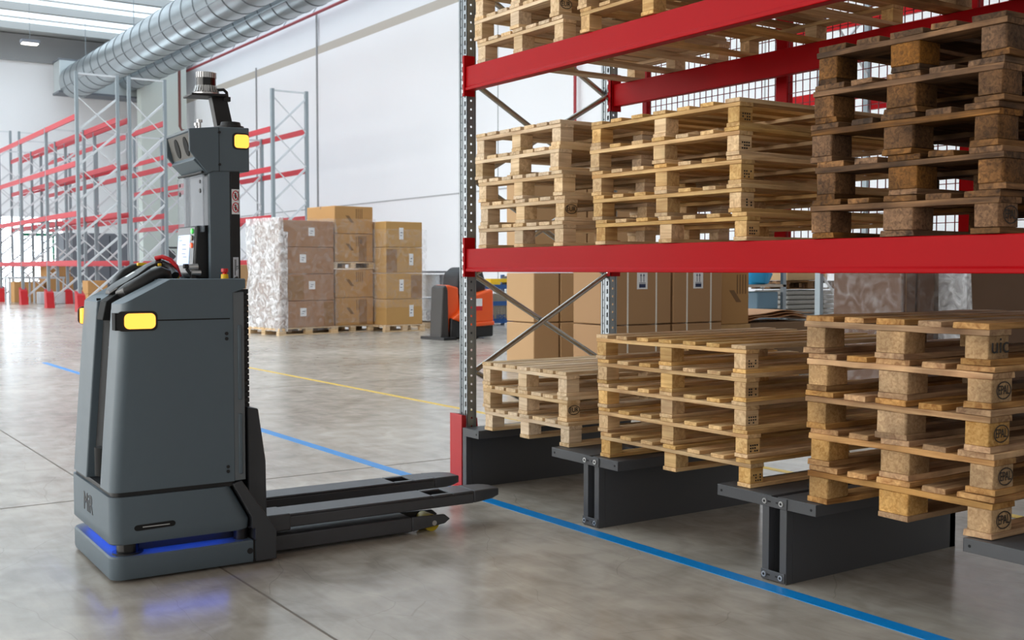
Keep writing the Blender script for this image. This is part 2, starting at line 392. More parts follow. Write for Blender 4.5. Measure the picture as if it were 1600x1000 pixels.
# crease marks along the front beams' lower flange
# wire mesh back guard
mg = thing('wire_mesh_guard', 'red wire mesh back guard behind the pallets on the rack', 'mesh guard', (0, 0, 0))
xs = [-5.48, -4.33, -3.17, -1.9]
MB().box(-5.5, -5.46, 4.80, 4.84, 1.36, 3.3).build('frame_post', RACK_RED, mg)
for x in xs[1:]: MB().box(x-.04, x+.04, 4.80, 4.85, 1.36, 3.3).build('frame_post', RACK_RED, mg)
for i in range(3):
    a = xs[i]+.04; b = xs[i+1]-.04; g = MB(); x = a
    while x < b: g.box(x-.002, x+.002, 4.815, 4.819, 1.42, 3.28); x += .05
    z = 1.44
    while z < 3.3: g.box(a-.02, b+.02, 4.819, 4.823, z-.002, z+.002); z += .0625
    g.build('wire_grid', mat('red_wire', (130, 22, 30), .4), mg)
MB().box(-5.48, -1.9, 4.80, 4.83, 1.40, 1.43).box(-5.48, -1.9, 4.80, 4.83, 3.27, 3.3).build('frame_rail', RACK_RED, mg)
for x in (-5.48, -1.9): bx(x-.02, x+.02, 4.625, 4.80, 2.36, 2.4).build('bracket', RACK_RED, mg)
# red post protector
pg = thing('post_guard', 'red steel guard around the foot of the front rack post', 'post guard', (-5.632, 3.446, 0))
MB().box(-.035, .098, 0, .006, 0, .425).prism([(0, 0), (.16, 0), (.10, .41), (0, .425)], 'x', -.035, -.029).prism([(0, 0), (.14, 0), (.11, .40), (0, .425)], 'x', .092, .098).build('shield', RED, pg, .003)
bx(-.05, .095, -.02, .17, 0, .008).build('base_plate', RED, pg)

# ------------------------------------------------------------------ pallets
TONES = {
    'pale': ((200, 164, 122), (240, 212, 172), 0.06),
    'yellow': ((190, 144, 92), (236, 198, 140), 0.14),
    'old': ((82, 54, 30), (164, 116, 68), .8),
    'worn': ((164, 114, 68), (222, 174, 116), .5),
}
def wm(tone, ax):
    lo, hi, d = TONES[tone]; return wood('wood_%s_%s' % (tone, ax), lo, hi, ax, d)
def chip(tone):
    n = 'chipboard_'+tone
    if n in MATS: return MATS[n]
    m = wm(tone, 'x').copy(); m.name = n
    for nd in m.node_tree.nodes:
        if nd.type == 'MAPPING': nd.inputs['Scale'].default_value = (45, 45, 45)
        if nd.type == 'VALTORGB':
            nd.color_ramp.elements[0].color = (*lin({'old': (96, 64, 34), 'worn': (182, 136, 84)}[tone]), 1); nd.color_ramp.elements[1].color = (*lin({'old': (158, 110, 62), 'worn': (226, 182, 124)}[tone]), 1)
    MATS[n] = m
    return m
def plank(x0, x1, y0, y1, z0, z1, along, rough):
    m = MB(); n = 7 if rough else 1
    if not rough: return m.box(x0, x1, y0, y1, z0, z1)
    rings = []
    for k in range(n+1):
        t = k/n; j = lambda a: random.uniform(-a, a)*rough
        e = 2.2 if k in (0, n) else 1
        if along == 'y':
            y = y0+(y1-y0)*t + (random.uniform(0, .012)*rough if k == 0 else 0); a = x0+j(.004)*e; b = x1+j(.004)*e
            rings.append([(a, y+j(.004), z0+j(.002)), (b, y+j(.004), z0+j(.002)), (b-abs(j(.003)), y, z1+j(.002)), (a+abs(j(.003)), y, z1+j(.002))])
        else:
            x = x0+(x1-x0)*t; a = y0+j(.004); b = y1+j(.004)
            rings.append([(x+j(.003), a, z0+j(.002)), (x+j(.003), b, z0+j(.002)), (x, b, z1+j(.002)), (x, a+abs(j(.003)), z1+j(.002))])
    return m.loft(rings)
def pallet(kind, W, L, h, deck, bw, mw, bl, rough, tone, tblock=None, tstr=None):
    """one master pallet, front left bottom corner at its origin"""
    r = thing('wooden_pallet', 'x', 'pallet')
    t = h*.15; hb = h-3*t; tb = tblock or tone; ts = tstr or tone; g = .003
    for (a, b) in deck:
        plank(a, b, random.uniform(-.004, .006), L, h-t, h-.0006, 'y', rough).build('deck_board', wm(tone, 'y'), r, .0015 if not rough else .002, 1)
    ys = [0, (L-bl)/2, L-bl]
    for y in ys: plank(0, W, y+.002, y+bl-.002, h-2*t, h-t-.0006, 'x', rough).build('stringer', wm(ts, 'x'), r, .0015, 1)
    xs = [(0.004, bw), (W/2-mw/2, W/2+mw/2), (W-bw, W-.004)]
    for i, (a, b) in enumerate(xs):
        for j, y in enumerate(ys):
            m = MB(); jj = random.uniform(-.003, .003)
            if rough:
                c = rrect(a, b, y+.006, y+bl-.006, .006+.01*random.random()*rough, t, 2); d = [(p[0]+random.uniform(-.002, .002), p[1], t+hb-.0006) for p in c]
                m.loft([c, d])
            else: m.box(a+jj, b+jj, y+.003, y+bl-.003, t, t+hb-.0006)
            m.build('block', chip(tb) if rough else wm(tb, 'y' if i != 1 else 'x'), r, .002, 1)
        plank(a-.004, b+.004, 0.0, L, .0004, t-.0006, 'y', rough).build('bottom_board', wm(tone, 'y'), r, .0015, 1)
    return r
def boards(W, ws, edge=0.):
    """boards spread evenly, outer ones flush"""
    n = len(ws); gap = (W-sum(ws))/(n-1); out = []; x = 0
    for w_ in ws: out.append((x, x+w_)); x += w_+gap
    return out
M_A = [pallet('A', .8, 1.2, .130, boards(.8, [.092]*7), .078, .08, .09, 0., 'pale') for _ in range(2)]
M_B = [pallet('B', 1.0, 1.2, .1203, boards(1.0, [.085, .08, .08, .085, .08, .08, .085]), .072, .078, .085, 0.0, 'yellow') for _ in range(2)]
M_C = [pallet('C', .8, 1.2, .148, boards(.8, [.14, .1, .135, .1, .14]), .1, .13, .14, 1., 'old') for _ in range(3)]
M_D = [pallet('D', .8, 1.2, .148, boards(.8, [.14, .1, .135, .1, .14]), .1, .13, .14, .8, 'worn', 'worn', 'worn') for _ in range(3)]
used = set()
ORD = ['bottom', 'second from the bottom', 'third from the bottom', 'fourth from the bottom', 'top']
def place(master, x, y, z, rz, label, group):
    if master.name not in used:
        used.add(master.name); r = master
    else:
        r = master.copy(); C.objects.link(r)
        for ch in master.children:
            if ch.get('mark'): continue
            c = ch.copy(); C.objects.link(c); c.parent = r
    r.location = (x, y, z); r.rotation_euler = (0, 0, rz); tag(r, label, 'pallet', group)
    return r
def stamp(parent, txt, x, y, z, w_, hh, m=INK, oval=True):
    M = basis((0, 1, 0), (0, 0, 1), (x, y, z)); ms = [text_part('s', txt, hh*.72, m, parent, M, .0006, 1)]
    ys_ = [v.co.y for v in ms[0].vertices]; c0 = (max(ys_)+min(ys_))/2; k_ = w_*(.74 if oval else 1)/(max(ys_)-min(ys_))
    for v in ms[0].vertices: v.co.y = y+(v.co.y-c0)*k_
    if oval: ms.append(ring_mesh(w_/2, hh*.5, .0035, M, h=.0006))
    o = mesh_join('stamp', ms, m, parent); o['mark'] = 1; o['label'] = 'dark stamped mark on corner block'
    return o
def stack(masters, n, x, y, z, h, dx, desc, where, group, stamps=()):
    out = []
    for k in range(n):
        lab = '%s, %s of the %s' % (desc, ORD[k] if k < n-1 else 'top', where)
        if n > 1 and k == n-1: lab = '%s, top one of the %s' % (desc, where)
        r = place(masters[k % len(masters)], x+dx[k], y+random.uniform(-.008, .008), z+k*h, random.uniform(-.006, .006), lab, group)
        out.append(r)
    return out
SZ = .3545; BZ = 1.3965; TZ = 2.4435
a_lo = stack(M_A, 3, -5.385, 3.50, SZ, .130, [0.02, 0, -.01], 'pale pallet', 'short left stack on the floor stands', 'pale pallets, left stack on the floor stands')
b_lo = stack(M_B, 5, -4.275, 3.47, SZ, .1203, [0, -.03, -.035, -.03, -.035], 'wide yellowish pallet', 'middle stack on the floor stands', 'wide pallets, middle stack on the floor stands')
c_lo = stack(M_D, 5, -2.975, 3.47, SZ, .148, [0.004, .0, -.008, -.01, -.02], 'worn stained pallet', 'right stack on the floor stands', 'worn pallets, right stack on the floor stands')
a_mi = stack(M_A, 5, -5.385, 3.47, BZ, .130, [0, .005, 0, -.03, -.03], 'pale pallet', 'left stack on the middle red beam', 'pale pallets, left stack on the middle beam')
b_mi = stack(M_B, 5, -4.30, 3.45, BZ, .1203, [0.01, -.02, -.035, -.04, -.04], 'wide yellowish pallet', 'centre stack on the middle red beam', 'wide pallets, centre stack on the middle beam')
c_mi = stack(M_C, 5, -2.955, 3.45, BZ, .148, [0, .01, -.012, 0, .01], 'old dark pallet', 'right stack on the middle red beam', 'old pallets, right stack on the middle beam')
a_up = stack(M_A, 4, -5.39, 3.46, TZ, .130, [0, -.02, -.02, 0], 'pale pallet', 'left stack on the upper red beam', 'pale pallets, left stack on the upper beam')
b_up = stack(M_B, 3, -4.42, 3.45, TZ, .1203, [0, -.02, 0], 'wide yellowish pallet', 'second stack on the upper red beam', 'wide pallets, second stack on the upper beam')
c_up = stack(M_D, 2, -3.15, 3.45, TZ, .148, [0, .01], 'worn pallet', 'right stack on the upper red beam', 'worn pallets, right stack on the upper beam')
for st, k, txt, W in ((a_lo, 1, 'EUR', .8), (a_mi, 1, 'EUR', .8), (a_up, 1, 'EUR', .8)):
    stamp(st[k], txt, .8-.001, .047, .06, .076, .05)
for k in (0, 1, 2, 3): stamp(c_lo[k], 'EPAL', .8+.0005, .072, .064, .088, .062)
stamp(c_lo[4], 'uic', .8+.0005, .068, .068, .10, .11, oval=False)
stamp(c_mi[0], 'EPAL', .8+.0005, .072, .064, .088, .062)
for st in (b_lo, b_mi):
    for k in range(0, 5):
        q = MB()
        for i in range(3):
            for j in range(4):
                if random.random() < .75: q.box(.9955, .9968, .02+j*.013, .028+j*.013, .026+i*.012, .033+i*.012)
        o = q.build('stamp', INK, st[k]); o['label'] = 'small dark stamped treatment mark'

# ------------------------------------------------------------------ grey floor stands under the pallets
def stand(x0, x1, l0, l1, kind, label):
    """x0..x1 shelf span, l0..l1 outer span of legs"""
    t = thing('pallet_stand', label, 'pallet stand', ((l0+l1)/2, 3.44, 0), 0, 'grey pallet stands'); c = (l0+l1)/2; D = 1.14
    def leg(a, b, s0, s1):
        bx(a-c, b-c, 0, .04, 0, .305).build('leg', STAND, t, .002)
        bx(b-c-.004 if s1 > b else a-c, b-c if s1 > b else a-c+.004, .04, D, 0, .305).build('side_panel', STAND, t)
        bx(a-c, b-c, D-.04, D, 0, .305).build('leg', STAND, t)
        MB().box(s0-c, s1-c, 0, D, .349, .353).box(s0-c, s1-c, 0, .004, .305, .35).box(s0-c, s1-c, D-.004, D, .305, .35).box(s0-c, s0-c+.004, 0, D, .305, .35).box(s1-c-.004, s1-c, 0, D, .305, .35).build('shelf', STAND, t, .0015)
        h = MB()
        for xx in ((s0+.025) if s0 < a-.02 else None, (s1-.025) if s1 > b+.02 else None):
            if xx: h.cyl((xx-c, -.001, .328), (xx-c, .001, .328), .0055, 12)
        if h.v: h.build('bolt_hole', DARKGAP, t)
    if kind in ('full', 'left'): leg(l0, l0+.036, x0, l0+.048)
    if kind in ('full', 'right'): leg(l1-.036 if kind == 'full' else l0, l1, (l1-.048) if kind == 'full' else x0, x1)
    if kind == 'full':
        for z0, z1, a, b in ((.306, .35, l0-.02, l1+.004), (.005, .045, l0, l1-.004)):
            pl = bx(a-c, b-c, -.006, -.0005, z0, z1).build('link_plate', STAND, t, .002)
            zz = (z0+z1)/2
            sl = MB()
            for xx in (l0+.02, l1-.022):
                bo = MB().cyl((xx-c, -.012, zz), (xx-c, -.006, zz), .0115, 16).build('bolt', SILVER, pl, smooth=True)
                MB().cyl((xx-c, -.0128, zz), (xx-c, -.0115, zz), .006, 6).build('bolt_socket', DARKGAP, pl)
            sl.box(l0+.034-c, l0+.05-c, -.0068, -.0055, zz-.003, zz+.003).box(l1-.052-c, l1-.036-c, -.0068, -.0055, zz-.003, zz+.003)
            sl.build('slot', DARKGAP, pl)
        for yy in (.25, .32): bx(l0+.02-c, l1-.02-c, yy, yy+.012, .353, .372).build('bumper', BLACK, t, .003)
    return t
stand(-5.514, -5.34, -5.514, -5.474, 'right', 'half grey steel pallet stand beside the red post guard, leftmost one')
stand(-4.64, -4.105, -4.372, -4.25, 'full', 'grey double steel pallet stand between the left and middle pallet stacks')
stand(-3.44, -2.90, -3.18, -3.05, 'full', 'grey double steel pallet stand between the middle and right pallet stacks, nearest full one')
stand(-2.26, -1.75, -1.985, -1.86, 'full', 'grey steel pallet stand cut by the right edge of the view')

# ------------------------------------------------------------------ the autonomous pallet truck
rb = thing('autonomous_pallet_truck', 'dark grey self-driving pallet truck with two forks and amber lamps', 'pallet truck', (-4.59, 1.194, 0), math.radians(88.4))
Wd = .746
# ground slab with rounded corners
MB().loft([rrect(.004, .70, .006, Wd-.006, .05, .012), rrect(0, .70, 0, Wd, .055, .025), rrect(0, .70, 0, Wd, .055, .10), rrect(.006, .70, .006, Wd-.006, .05, .107)]).build('base_cover', ROBOT, rb, 0, smooth=True)
bx(.592, .601, -.002, Wd+.002, 0.012, .108).build('base_seam', DARKGAP, rb)
bx(.05, .68, .05, Wd-.05, .0, .02).build('chassis_underside', BLACK, rb)
bx(.10, .60, .10, Wd-.10, .107, .165).build('chassis_core', BLACK, rb)
MB().box(.05, .065, .08, Wd-.08, .1535, .1565).box(.14, .50, .05, .065, .1535, .1565).box(.14, .50, Wd-.065, Wd-.05, .1535, .1565).build('status_light', BLUEL, rb)
for y in (.085,):
    sc_ = MB().cyl((.085, y, .107), (.085, y, .112), .062, 28).build('scanner_base', BLACK, rb, smooth=True)
    MB().cyl((.085, y, .112), (.085, y, .148), .045, 28).build('laser_scanner', mat('gloss_black', (14, 14, 16), .15), rb, smooth=True)
MB().cyl((.56, .07, .107), (.56, .07, .155), .03, 20).build('sensor_puck', BLACK, rb, smooth=True)
for yy in (-.001,):
    MB().cyl((.578, -.002, .062), (.578, .0, .062), .013, 16).build('base_bolt', BLACK, rb)
# lower body: lofted with a slanted front end
def lb(z, u1, e=0): return rrect(0+e, u1-e, e, Wd-e, .05, z)
MB().loft([lb(.157, .580, .004), lb(.163, .582), lb(.20, .586), lb(.352, .503)]).build('lower_body', ROBOT, rb, 0, smooth=True)
MB().loft([rrect(.012, .54, .012, Wd-.012, .04, .350), rrect(.012, .54, .012, Wd-.012, .04, .372)]).build('body_band', BLACK, rb, smooth=True)
sl = MB().prism([(.105+.014*math.cos(a), .221+.012*math.sin(a)) for a in [PI/2+k*PI/8 for k in range(9)]]+[(.245+.014*math.cos(a), .224+.012*math.sin(a)) for a in [-PI/2+k*PI/8 for k in range(9)]], 'y', -.0012, .002)
so = sl.build('side_slot', DARKGAP, rb)
bx(.125, .235, -.0018, -.001, .221, .2245).build('slot_plate', SILVER, so)
# logo on the operator end
M = basis((0, -1, 0), (0, 0, 1), (-.0008, .405, .262))
mesh_join('logo_lettering', [text_part('l', 'MiR', .115, INK, rb, M, .001, .95)], mat('logo_black', (26, 27, 30), .4), rb)
# upper cowling halves
prof = [(.0, .372), (.513, .372), (.513, 1.175), (.569, 1.195), (.569, 1.232), (.25, 1.237), (.057, 1.137)]
def cowl(wa, wb, outer):
    # outer: +1 rounds the wa side's rear corner, -1 the wb side's
    def ring(z, u0, u1, top=False):
        r = .045; pts = []
        def rc(cx, cy, a0, a1, r_):
            for k in range(6):
                t_ = math.radians(a0+(a1-a0)*k/5); pts.append((cx+r_*math.cos(t_), cy+r_*math.sin(t_)))
        ra, rb_ = (r, .008) if outer > 0 else (.008, r)
        rc(u0+ra, wa+ra, 180, 270, ra)
        pts.append((.25, wa)); pts.append((u1, wa)); pts.append((u1, wb)); pts.append((.25, wb))
        rc(u0+rb_, wb-rb_, 90, 180, rb_)
        out = []
        for (u, y_) in pts:
            zz_ = z
            if top: zz_ = (1.137+(max(u, u0)-.057)*.518 if u < .25 else 1.237)-(.0 if top == 1 else 0)
            out.append((u, y_, zz_))
        return out
    m_ = MB(); c_ = ring(0, .06, .569, 1)
    rings = [ring(.372, .0, .513), ring(.60, .016, .513), ring(1.085, .0535, .513)]
    m_.loft([rings[0], rings[1], rings[2], [(p[0], p[1], max(1.09, min(p[2], 1.10))) for p in ring(0, .054, .513, 1)], [(p[0], p[1], p[2]-.06 if p[0] > .2 else p[2]-.025) for p in ring(0, .056, .513, 1)],
             [(p[0], p[1], p[2]-.04 if p[0] > .2 else p[2]-.012) for p in ring(0, .057, .569, 1)], [(p[0], p[1], p[2]-.003) for p in ring(0, .058, .569, 1)], [(p[0]*.995+.003, p[1]+(.004 if p[1] < (wa+wb)/2 else -.004), p[2]) for p in ring(0, .062, .567, 1)]])
    return m_.build('side_cowling', ROBOT, rb, 0, smooth=True, ang=28)
cowl(0, .185, 1)
MB().prism([(.035, .44), (.085, 1.12), (.12, 1.12), (.12, .44)], 'y', .195, .43).build('linkage_plate', DARKGAP, rb, .003)
cowl(.44, Wd-.02, -1)
MB().prism([(.514, .002), (.567, .012), (.567, .17), (.514, .17)], 'z', .372, 1.18).build('corner_trim', ROBOT2, rb, .004)
MB().box(.535, .552, .001, .012, .72, 1.04).box(.535, .552, .001, .012, .40, .66).build('trim_handle', ROBOT, rb, .004)
MB().prism([(.13, .372), (.566, .372), (.566, 1.222), (.26, 1.222), (.13, 1.155)], 'y', .17, .46).build('centre_body', BLACK, rb)
bx(.12, .50, -.0012, .001, 1.0655, 1.0705).build('panel_seam', DARKGAP, rb)
for z in (1.005, .983, .437, .417): MB().cyl((.485, -.003, z), (.485, .001, z), .0075, 12).build('panel_bolt', BLACK, rb)
# recessed channel between the halves with linkage parts
bx(.115, .13, .19, .435, .372, 1.13).build('channel_back', BLACK, rb)
MB().prism([(.055, .45), (.11, .45), (.14, 1.13), (.09, 1.13)], 'y', .355, .375).build('channel_rail', ROBOT2, rb, .003)
MB().cyl((.055, .30, .40), (.055, .30, .52), .048, 20).build('drive_motor', DARKGAP, rb, smooth=True)
bx(.06, .115, .26, .33, .355, .40).build('motor_mount', BLACK, rb, .004)
dt = MB()
for k in range(16):
    z = .56+k*.035; u_ = .035+.05*(z-.44)/.68; dt.cyl((u_-.003, .25+.02*(k % 3), z), (u_+.002, .25+.02*(k % 3), z), .004, 8)
dt.build('channel_screws', GREYP, rb)
MB().tube([(.10, .3, .52), (.09, .31, .6), (.10, .3, .7), (.105, .3, .95), (.11, .3, 1.1)], .006, 8).build('cable', BLACK, rb, smooth=True)
# indicator lamps
def lampset(y, s, nm):
    h = MB().loft([[(p[0], p[2]*s+y, p[1]) for p in rrect(.035, .197, 1.026, 1.107, .022, d)] for d in (-.0016, .012)]).build(nm+'_housing', BLACK, rb)
    MB().loft([[(p[0], p[2]*s+y, p[1]) for p in rrect(.064, .188, 1.035, 1.098, .02, d)] for d in (-.006, .004)]).build(nm, AMBER, rb, 0, smooth=True)
lampset(0, 1, 'indicator_lamp'); lampset(Wd-.02, -1, 'indicator_lamp')
bx(.042, .066, Wd-.06, Wd-.015, 1.03, 1.10).build('indicator_lamp', AMBER, rb, .006)
bx(.028, .06, -.001, .05, 1.03, 1.10).build('lamp_recess', DARKGAP, rb)
# cable chain at the front of the body
ch = MB(); bx(.569, .612, .10, .30, .60, 1.19).build('cable_chain_core', BLACK, rb)
z = .62
while z < 1.19: ch.box(.57, .617, .095, .31, z, z+.021); z += .025
ch.build('cable_chain', BLACK, rb, .003)
MB().tube([(.60, .2, 1.17), (.60, .2, 1.21), (.585, .2, 1.235)], .022, 12).build('hose', BLACK, rb, smooth=True)
# deck where the mast stands
bx(.24, .569, .18, .45, 1.222, 1.234).build('top_deck', ROBOT, rb)
# fork carriage
MB().prism([(.545, .372), (.505, .36), (.588, .205), (.588, .157), (.603, .157), (.603, .012), (.697, .012), (.70, .14)], 'y', -.002, Wd+.002).build('carriage_base', DARK, rb, .004)
MB().prism([(.59, .15), (.59, .68), (.64, .67), (.672, .44), (.676, .10)], 'y', .05, .25).build('fork_backrest', DARK, rb, .006)
MB().prism([(.59, .15), (.59, .68), (.64, .67), (.672, .44), (.676, .10)], 'y', Wd-.25, Wd-.05).build('fork_backrest', DARK, rb, .006)
bx(.57, .60, .25, Wd-.25, .15, .66).build('carriage_plate', BLACK, rb)
# forks
def fork(y0):
    y1 = y0+.17; zt = .181; f = MB(); r = .018
    f.box(.68, 1.53, y0, y1, zt-.012, zt).box(1.64, 1.76, y0, y1, zt-.012, zt).box(1.53, 1.64, y0, y0+.035, zt-.012, zt).box(1.53, 1.64, y1-.035, y1, zt-.012, zt)
    f.box(.68, 1.76, y0, y0+.012, zt-.062, zt-.011).box(.68, 1.76, y1-.012, y1, zt-.062, zt-.011)
    f.loft([[(1.76, a, b) for a, b in ((y0, zt), (y0, zt-.062), (y1, zt-.062), (y1, zt))],
            [(1.87, a, b) for a, b in ((y0+.012, zt-.002), (y0+.012, zt-.054), (y1-.012, zt-.054), (y1-.012, zt-.002))],
            [(1.925, a, b) for a, b in ((y0+.035, zt-.008), (y0+.035, zt-.045), (y1-.035, zt-.045), (y1-.035, zt-.008))]])
    o = f.build('fork', FORKM, rb, .006)
    bx(1.50, 1.66, y0+.02, y1-.02, zt-.055, zt-.05).build('fork_well', DARKGAP, o)
    bx(.68, .80, y0-.004, y1+.004, zt-.075, zt+.003).build('fork_heel', FORKM, o, .008)
    g = MB().box(.68, 1.42, y0+.012, y1-.012, .016, .086)
    for a, b in ((y0+.012, y0+.03), (y1-.03, y1-.012)): g.prism([(1.42, .016), (1.42, .086), (1.60, .080), (1.63, .055), (1.60, .035)], 'y', a, b)
    g.build('support_leg', FORKM, rb, .005)
    wh = MB().cyl((1.54, y0+.034, .041), (1.54, y1-.034, .041), .0405, 28).build('load_wheel', POLY, rb, smooth=True)
    MB().cyl((1.54, y0+.008, .045), (1.54, y1-.008, .045), .012, 16).build('axle', SILVER, wh, smooth=True)
fork(.088); fork(Wd-.088-.17)
# mast
bx(.485, .578, .205, .235, 1.22, 1.71).build('mast_column', ROBOT, rb, .004)
bx(.485, .578, .555, .585, 1.22, 1.71).build('mast_column', ROBOT, rb, .004)
bx(.578, .622, .206, .584, 1.22, 1.71).build('mast_rail', BLACK, rb, .003)
bx(.50, .578, .235, .555, 1.235, 1.70).build('mast_core', mat('mast_interior', (120, 126, 134), .3, .3, var=.3, scale=8), rb)
gl = bx(.455, .462, .205, .575, 1.44, 1.69).build('clear_guard', GLASS, rb)
for (w_, z_, r_) in ((.24, 1.66, .008), (.24, 1.62, .01), (.54, 1.66, .008), (.54, 1.62, .01), (.54, 1.46, .008)): MB().cyl((.452, w_, z_), (.456, w_, z_), r_, 10).build('guard_bolt', BLACK, gl)
MB().cyl((.458, .215, 1.70), (.458, .565, 1.70), .006, 8).build('guard_hinge', BLACK, gl)
# warning stickers on the mast side
stk = bx(.584, .619, .2045, .2058, 1.52, 1.63).build('warning_sticker', WHITE, rb)
M1 = basis((1, 0, 0), (0, 0, 1), (.6015, .2042, 1.602)); M2 = basis((1, 0, 0), (0, 0, 1), (.6015, .2042, 1.550))
pr = MB()
for Mx in (M1, M2):
    me = ring_mesh(.0155, .0225, .0035, Mx, h=.0004); pr.add([tuple(v.co) for v in me.vertices], [tuple(p.vertices) for p in me.polygons])
    pr.bar(Mx @ Vector((-.011, .016, 0)), Mx @ Vector((.011, -.016, 0)), .0009, .003, (0, 0, 1))
pr.build('prohibition_signs', mat('sign_red', (205, 20, 40), .5), stk)
fg = MB()
for Mx, ly in ((M1, .008), (M2, .004)):
    c_ = Mx @ Vector((0, 0, .0003)); fg.box(c_.x-.003, c_.x+.003, .2038, .2042, c_.z-.013, c_.z+.005).box(c_.x-.0025, c_.x+.0025, .2038, .2042, c_.z+.006, c_.z+.012).box(c_.x-.007, c_.x+.005, .2038, .2042, c_.z-.003, c_.z+.001).box(c_.x+.011, c_.x+.014, .2038, .2042, c_.z-.022, c_.z+.02)
fg.build('sign_figures', INK, stk)
lb2 = bx(.588, .612, .2045, .2058, 1.235, 1.33).build('data_label', mat('label_silver', (196, 200, 208), .5), rb)
MB().box(.594, .597, .2038, .2046, 1.25, 1.32).box(.600, .602, .2038, .2046, 1.27, 1.32).build('label_print', INK, lb2)
mesh_join('ce_mark', [text_part('c', 'CE', .014, INK, lb2, basis((0, 0, 1), (-1, 0, 0), (.606, .2038, 1.285)), .0005)], INK, lb2)
# emergency stop
e = MB().cyl((.50, .06, 1.233), (.50, .06, 1.256), .017, 20, .015).build('stop_button_base', YEL, rb, smooth=True)
MB().tube([(.50, .06, 1.256), (.50, .06, 1.262), (.50, .06, 1.266), (.50, .06, 1.280)], [.009, .010, .0155, .0145], 20).build('stop_button', REDP, e, smooth=True)
# control screen box
scb = MB().prism([(.425, 1.25), (.44, 1.468), (.52, 1.472), (.52, 1.235), (.45, 1.235)], 'y', .25, .53).build('screen_housing', BLACK, rb, .008)
MB().prism([(.4235, 1.262), (.4375, 1.462), (.4385, 1.462), (.4245, 1.262)], 'y', .265, .515).build('bezel', mat('screen_bezel', (70, 76, 84), .3), scb)
def onscr(y0, y1, z0, z1, d=.0015):
    k = (.4375-.4235)/.2; return MB().prism([(.4235+(z0-1.262)*k-d, z0), (.4235+(z1-1.262)*k-d, z1), (.4235+(z1-1.262)*k, z1), (.4235+(z0-1.262)*k, z0)], 'y', y0, y1)
so = onscr(.325, .50, 1.295, 1.43).build('display', SCREEN, scb)
g = MB()
for k, (a, b, z) in enumerate(((.47, .49, 1.42), (.44, .48, 1.405), (.38, .43, 1.385), (.37, .43, 1.365), (.38, .43, 1.345), (.36, .41, 1.33))):
    p = onscr(a, b, z, z+.003, .0022); g.add(p.v, p.f)
g.build('display_marks', mat('screen_text', (90, 110, 150), .4), so)
k = (.4375-.4235)/.2
for z, m_ in ((1.445, mat('green_button', (90, 210, 90), .3, emit=(80, 220, 90), es=.6)), (1.415, mat('grey_button', (150, 140, 130), .3)), (1.382, mat('orange_button', (240, 100, 50), .3, emit=(250, 90, 40), es=.6))):
    MB().cyl((.4225+(z-1.262)*k-.006, .293, z), (.4225+(z-1.262)*k, .293, z), .0115, 16).build('push_button', m_, scb, smooth=True)
# small silver joystick barrels next to screen
MB().cyl((.39, .21, 1.285), (.43, .21, 1.288), .014, 14).cyl((.40, .2, 1.262), (.44, .2, 1.262), .011, 14).build('key_switch', SILVER, rb, smooth=True)
MB().box(.37, .388, .2, .225, 1.28, 1.30).tube([(.38, .21, 1.28), (.40, .21, 1.255), (.41, .21, 1.232)], .007, 8).box(.40, .42, .2, .225, 1.232, 1.25).build('key_switch_bracket', BLACK, rb, .002)
# tiller head with two looped grips
tl = MB().loft([[(u, y, z) for (y, z) in ((.37-hw, zc-.008), (.37-hw, zc+.003), (.37-hw*.5, zc+.012), (.37+hw*.5, zc+.012), (.37+hw, zc+.003), (.37+hw, zc-.008))] for (u, zc, hw) in ((.085, 1.175, .035), (.11, 1.198, .075), (.15, 1.222, .085), (.20, 1.252, .07), (.25, 1.285, .045), (.30, 1.307, .04), (.325, 1.308, .03))]).build('tiller_head', RUBBER, rb, .004, smooth=True)
MB().tube([(.12, .31, 1.175), (.145, .25, 1.185), (.19, .225, 1.213), (.24, .22, 1.247), (.275, .22, 1.262), (.298, .222, 1.256), (.308, .225, 1.232)], [.018, .034, .034, .032, .029, .025, .018], 16).build('grip', RUBBER, tl, smooth=True)
MB().tube([(.12, .43, 1.20), (.155, .49, 1.222), (.195, .51, 1.257), (.235, .51, 1.28), (.27, .51, 1.283), (.30, .505, 1.262)], [.014, .024, .026, .024, .024, .018], 14).build('grip', RUBBER, tl, smooth=True)
MB().tube([(.305, .36, 1.306), (.345, .33, 1.285), (.35, .27, 1.25)], .018, 10).build('grip_bridge', RUBBER, tl, smooth=True)
MB().tube([(.305, .37, 1.306), (.345, .42, 1.285), (.35, .47, 1.255)], .018, 10).build('grip_bridge', RUBBER, tl, smooth=True)
MB().tube([(.29, .36, 1.325), (.315, .34, 1.332), (.345, .32, 1.318), (.366, .31, 1.29), (.378, .30, 1.243)], .010, 10).build('belly_switch', REDP, tl, smooth=True)
for q in ((.235, .275, .44, .465, 1.292, 1.306), (.29, .305, .315, .33, 1.29, 1.303), (.35, .375, .29, .31, 1.236, 1.25), (.225, .24, .27, .285, 1.195, 1.212)): bx(*q).build('yellow_toggle', YEL, tl, .003)
MB().prism([(.165, 1.2425), (.20, 1.2645), (.2, 1.266), (.165, 1.244)], 'y', .35, .39).build('grip_label', WHITE, tl)
MB().prism([(.045, 1.06), (.062, 1.14), (.13, 1.19), (.17, 1.19), (.12, 1.06)], 'y', .29, .40).build('tiller_arm', DARKGAP, rb, .004)
MB().box(.06, .078, .455, .46, 1.14, 1.1505).build('vent_slot', DARKGAP, rb)
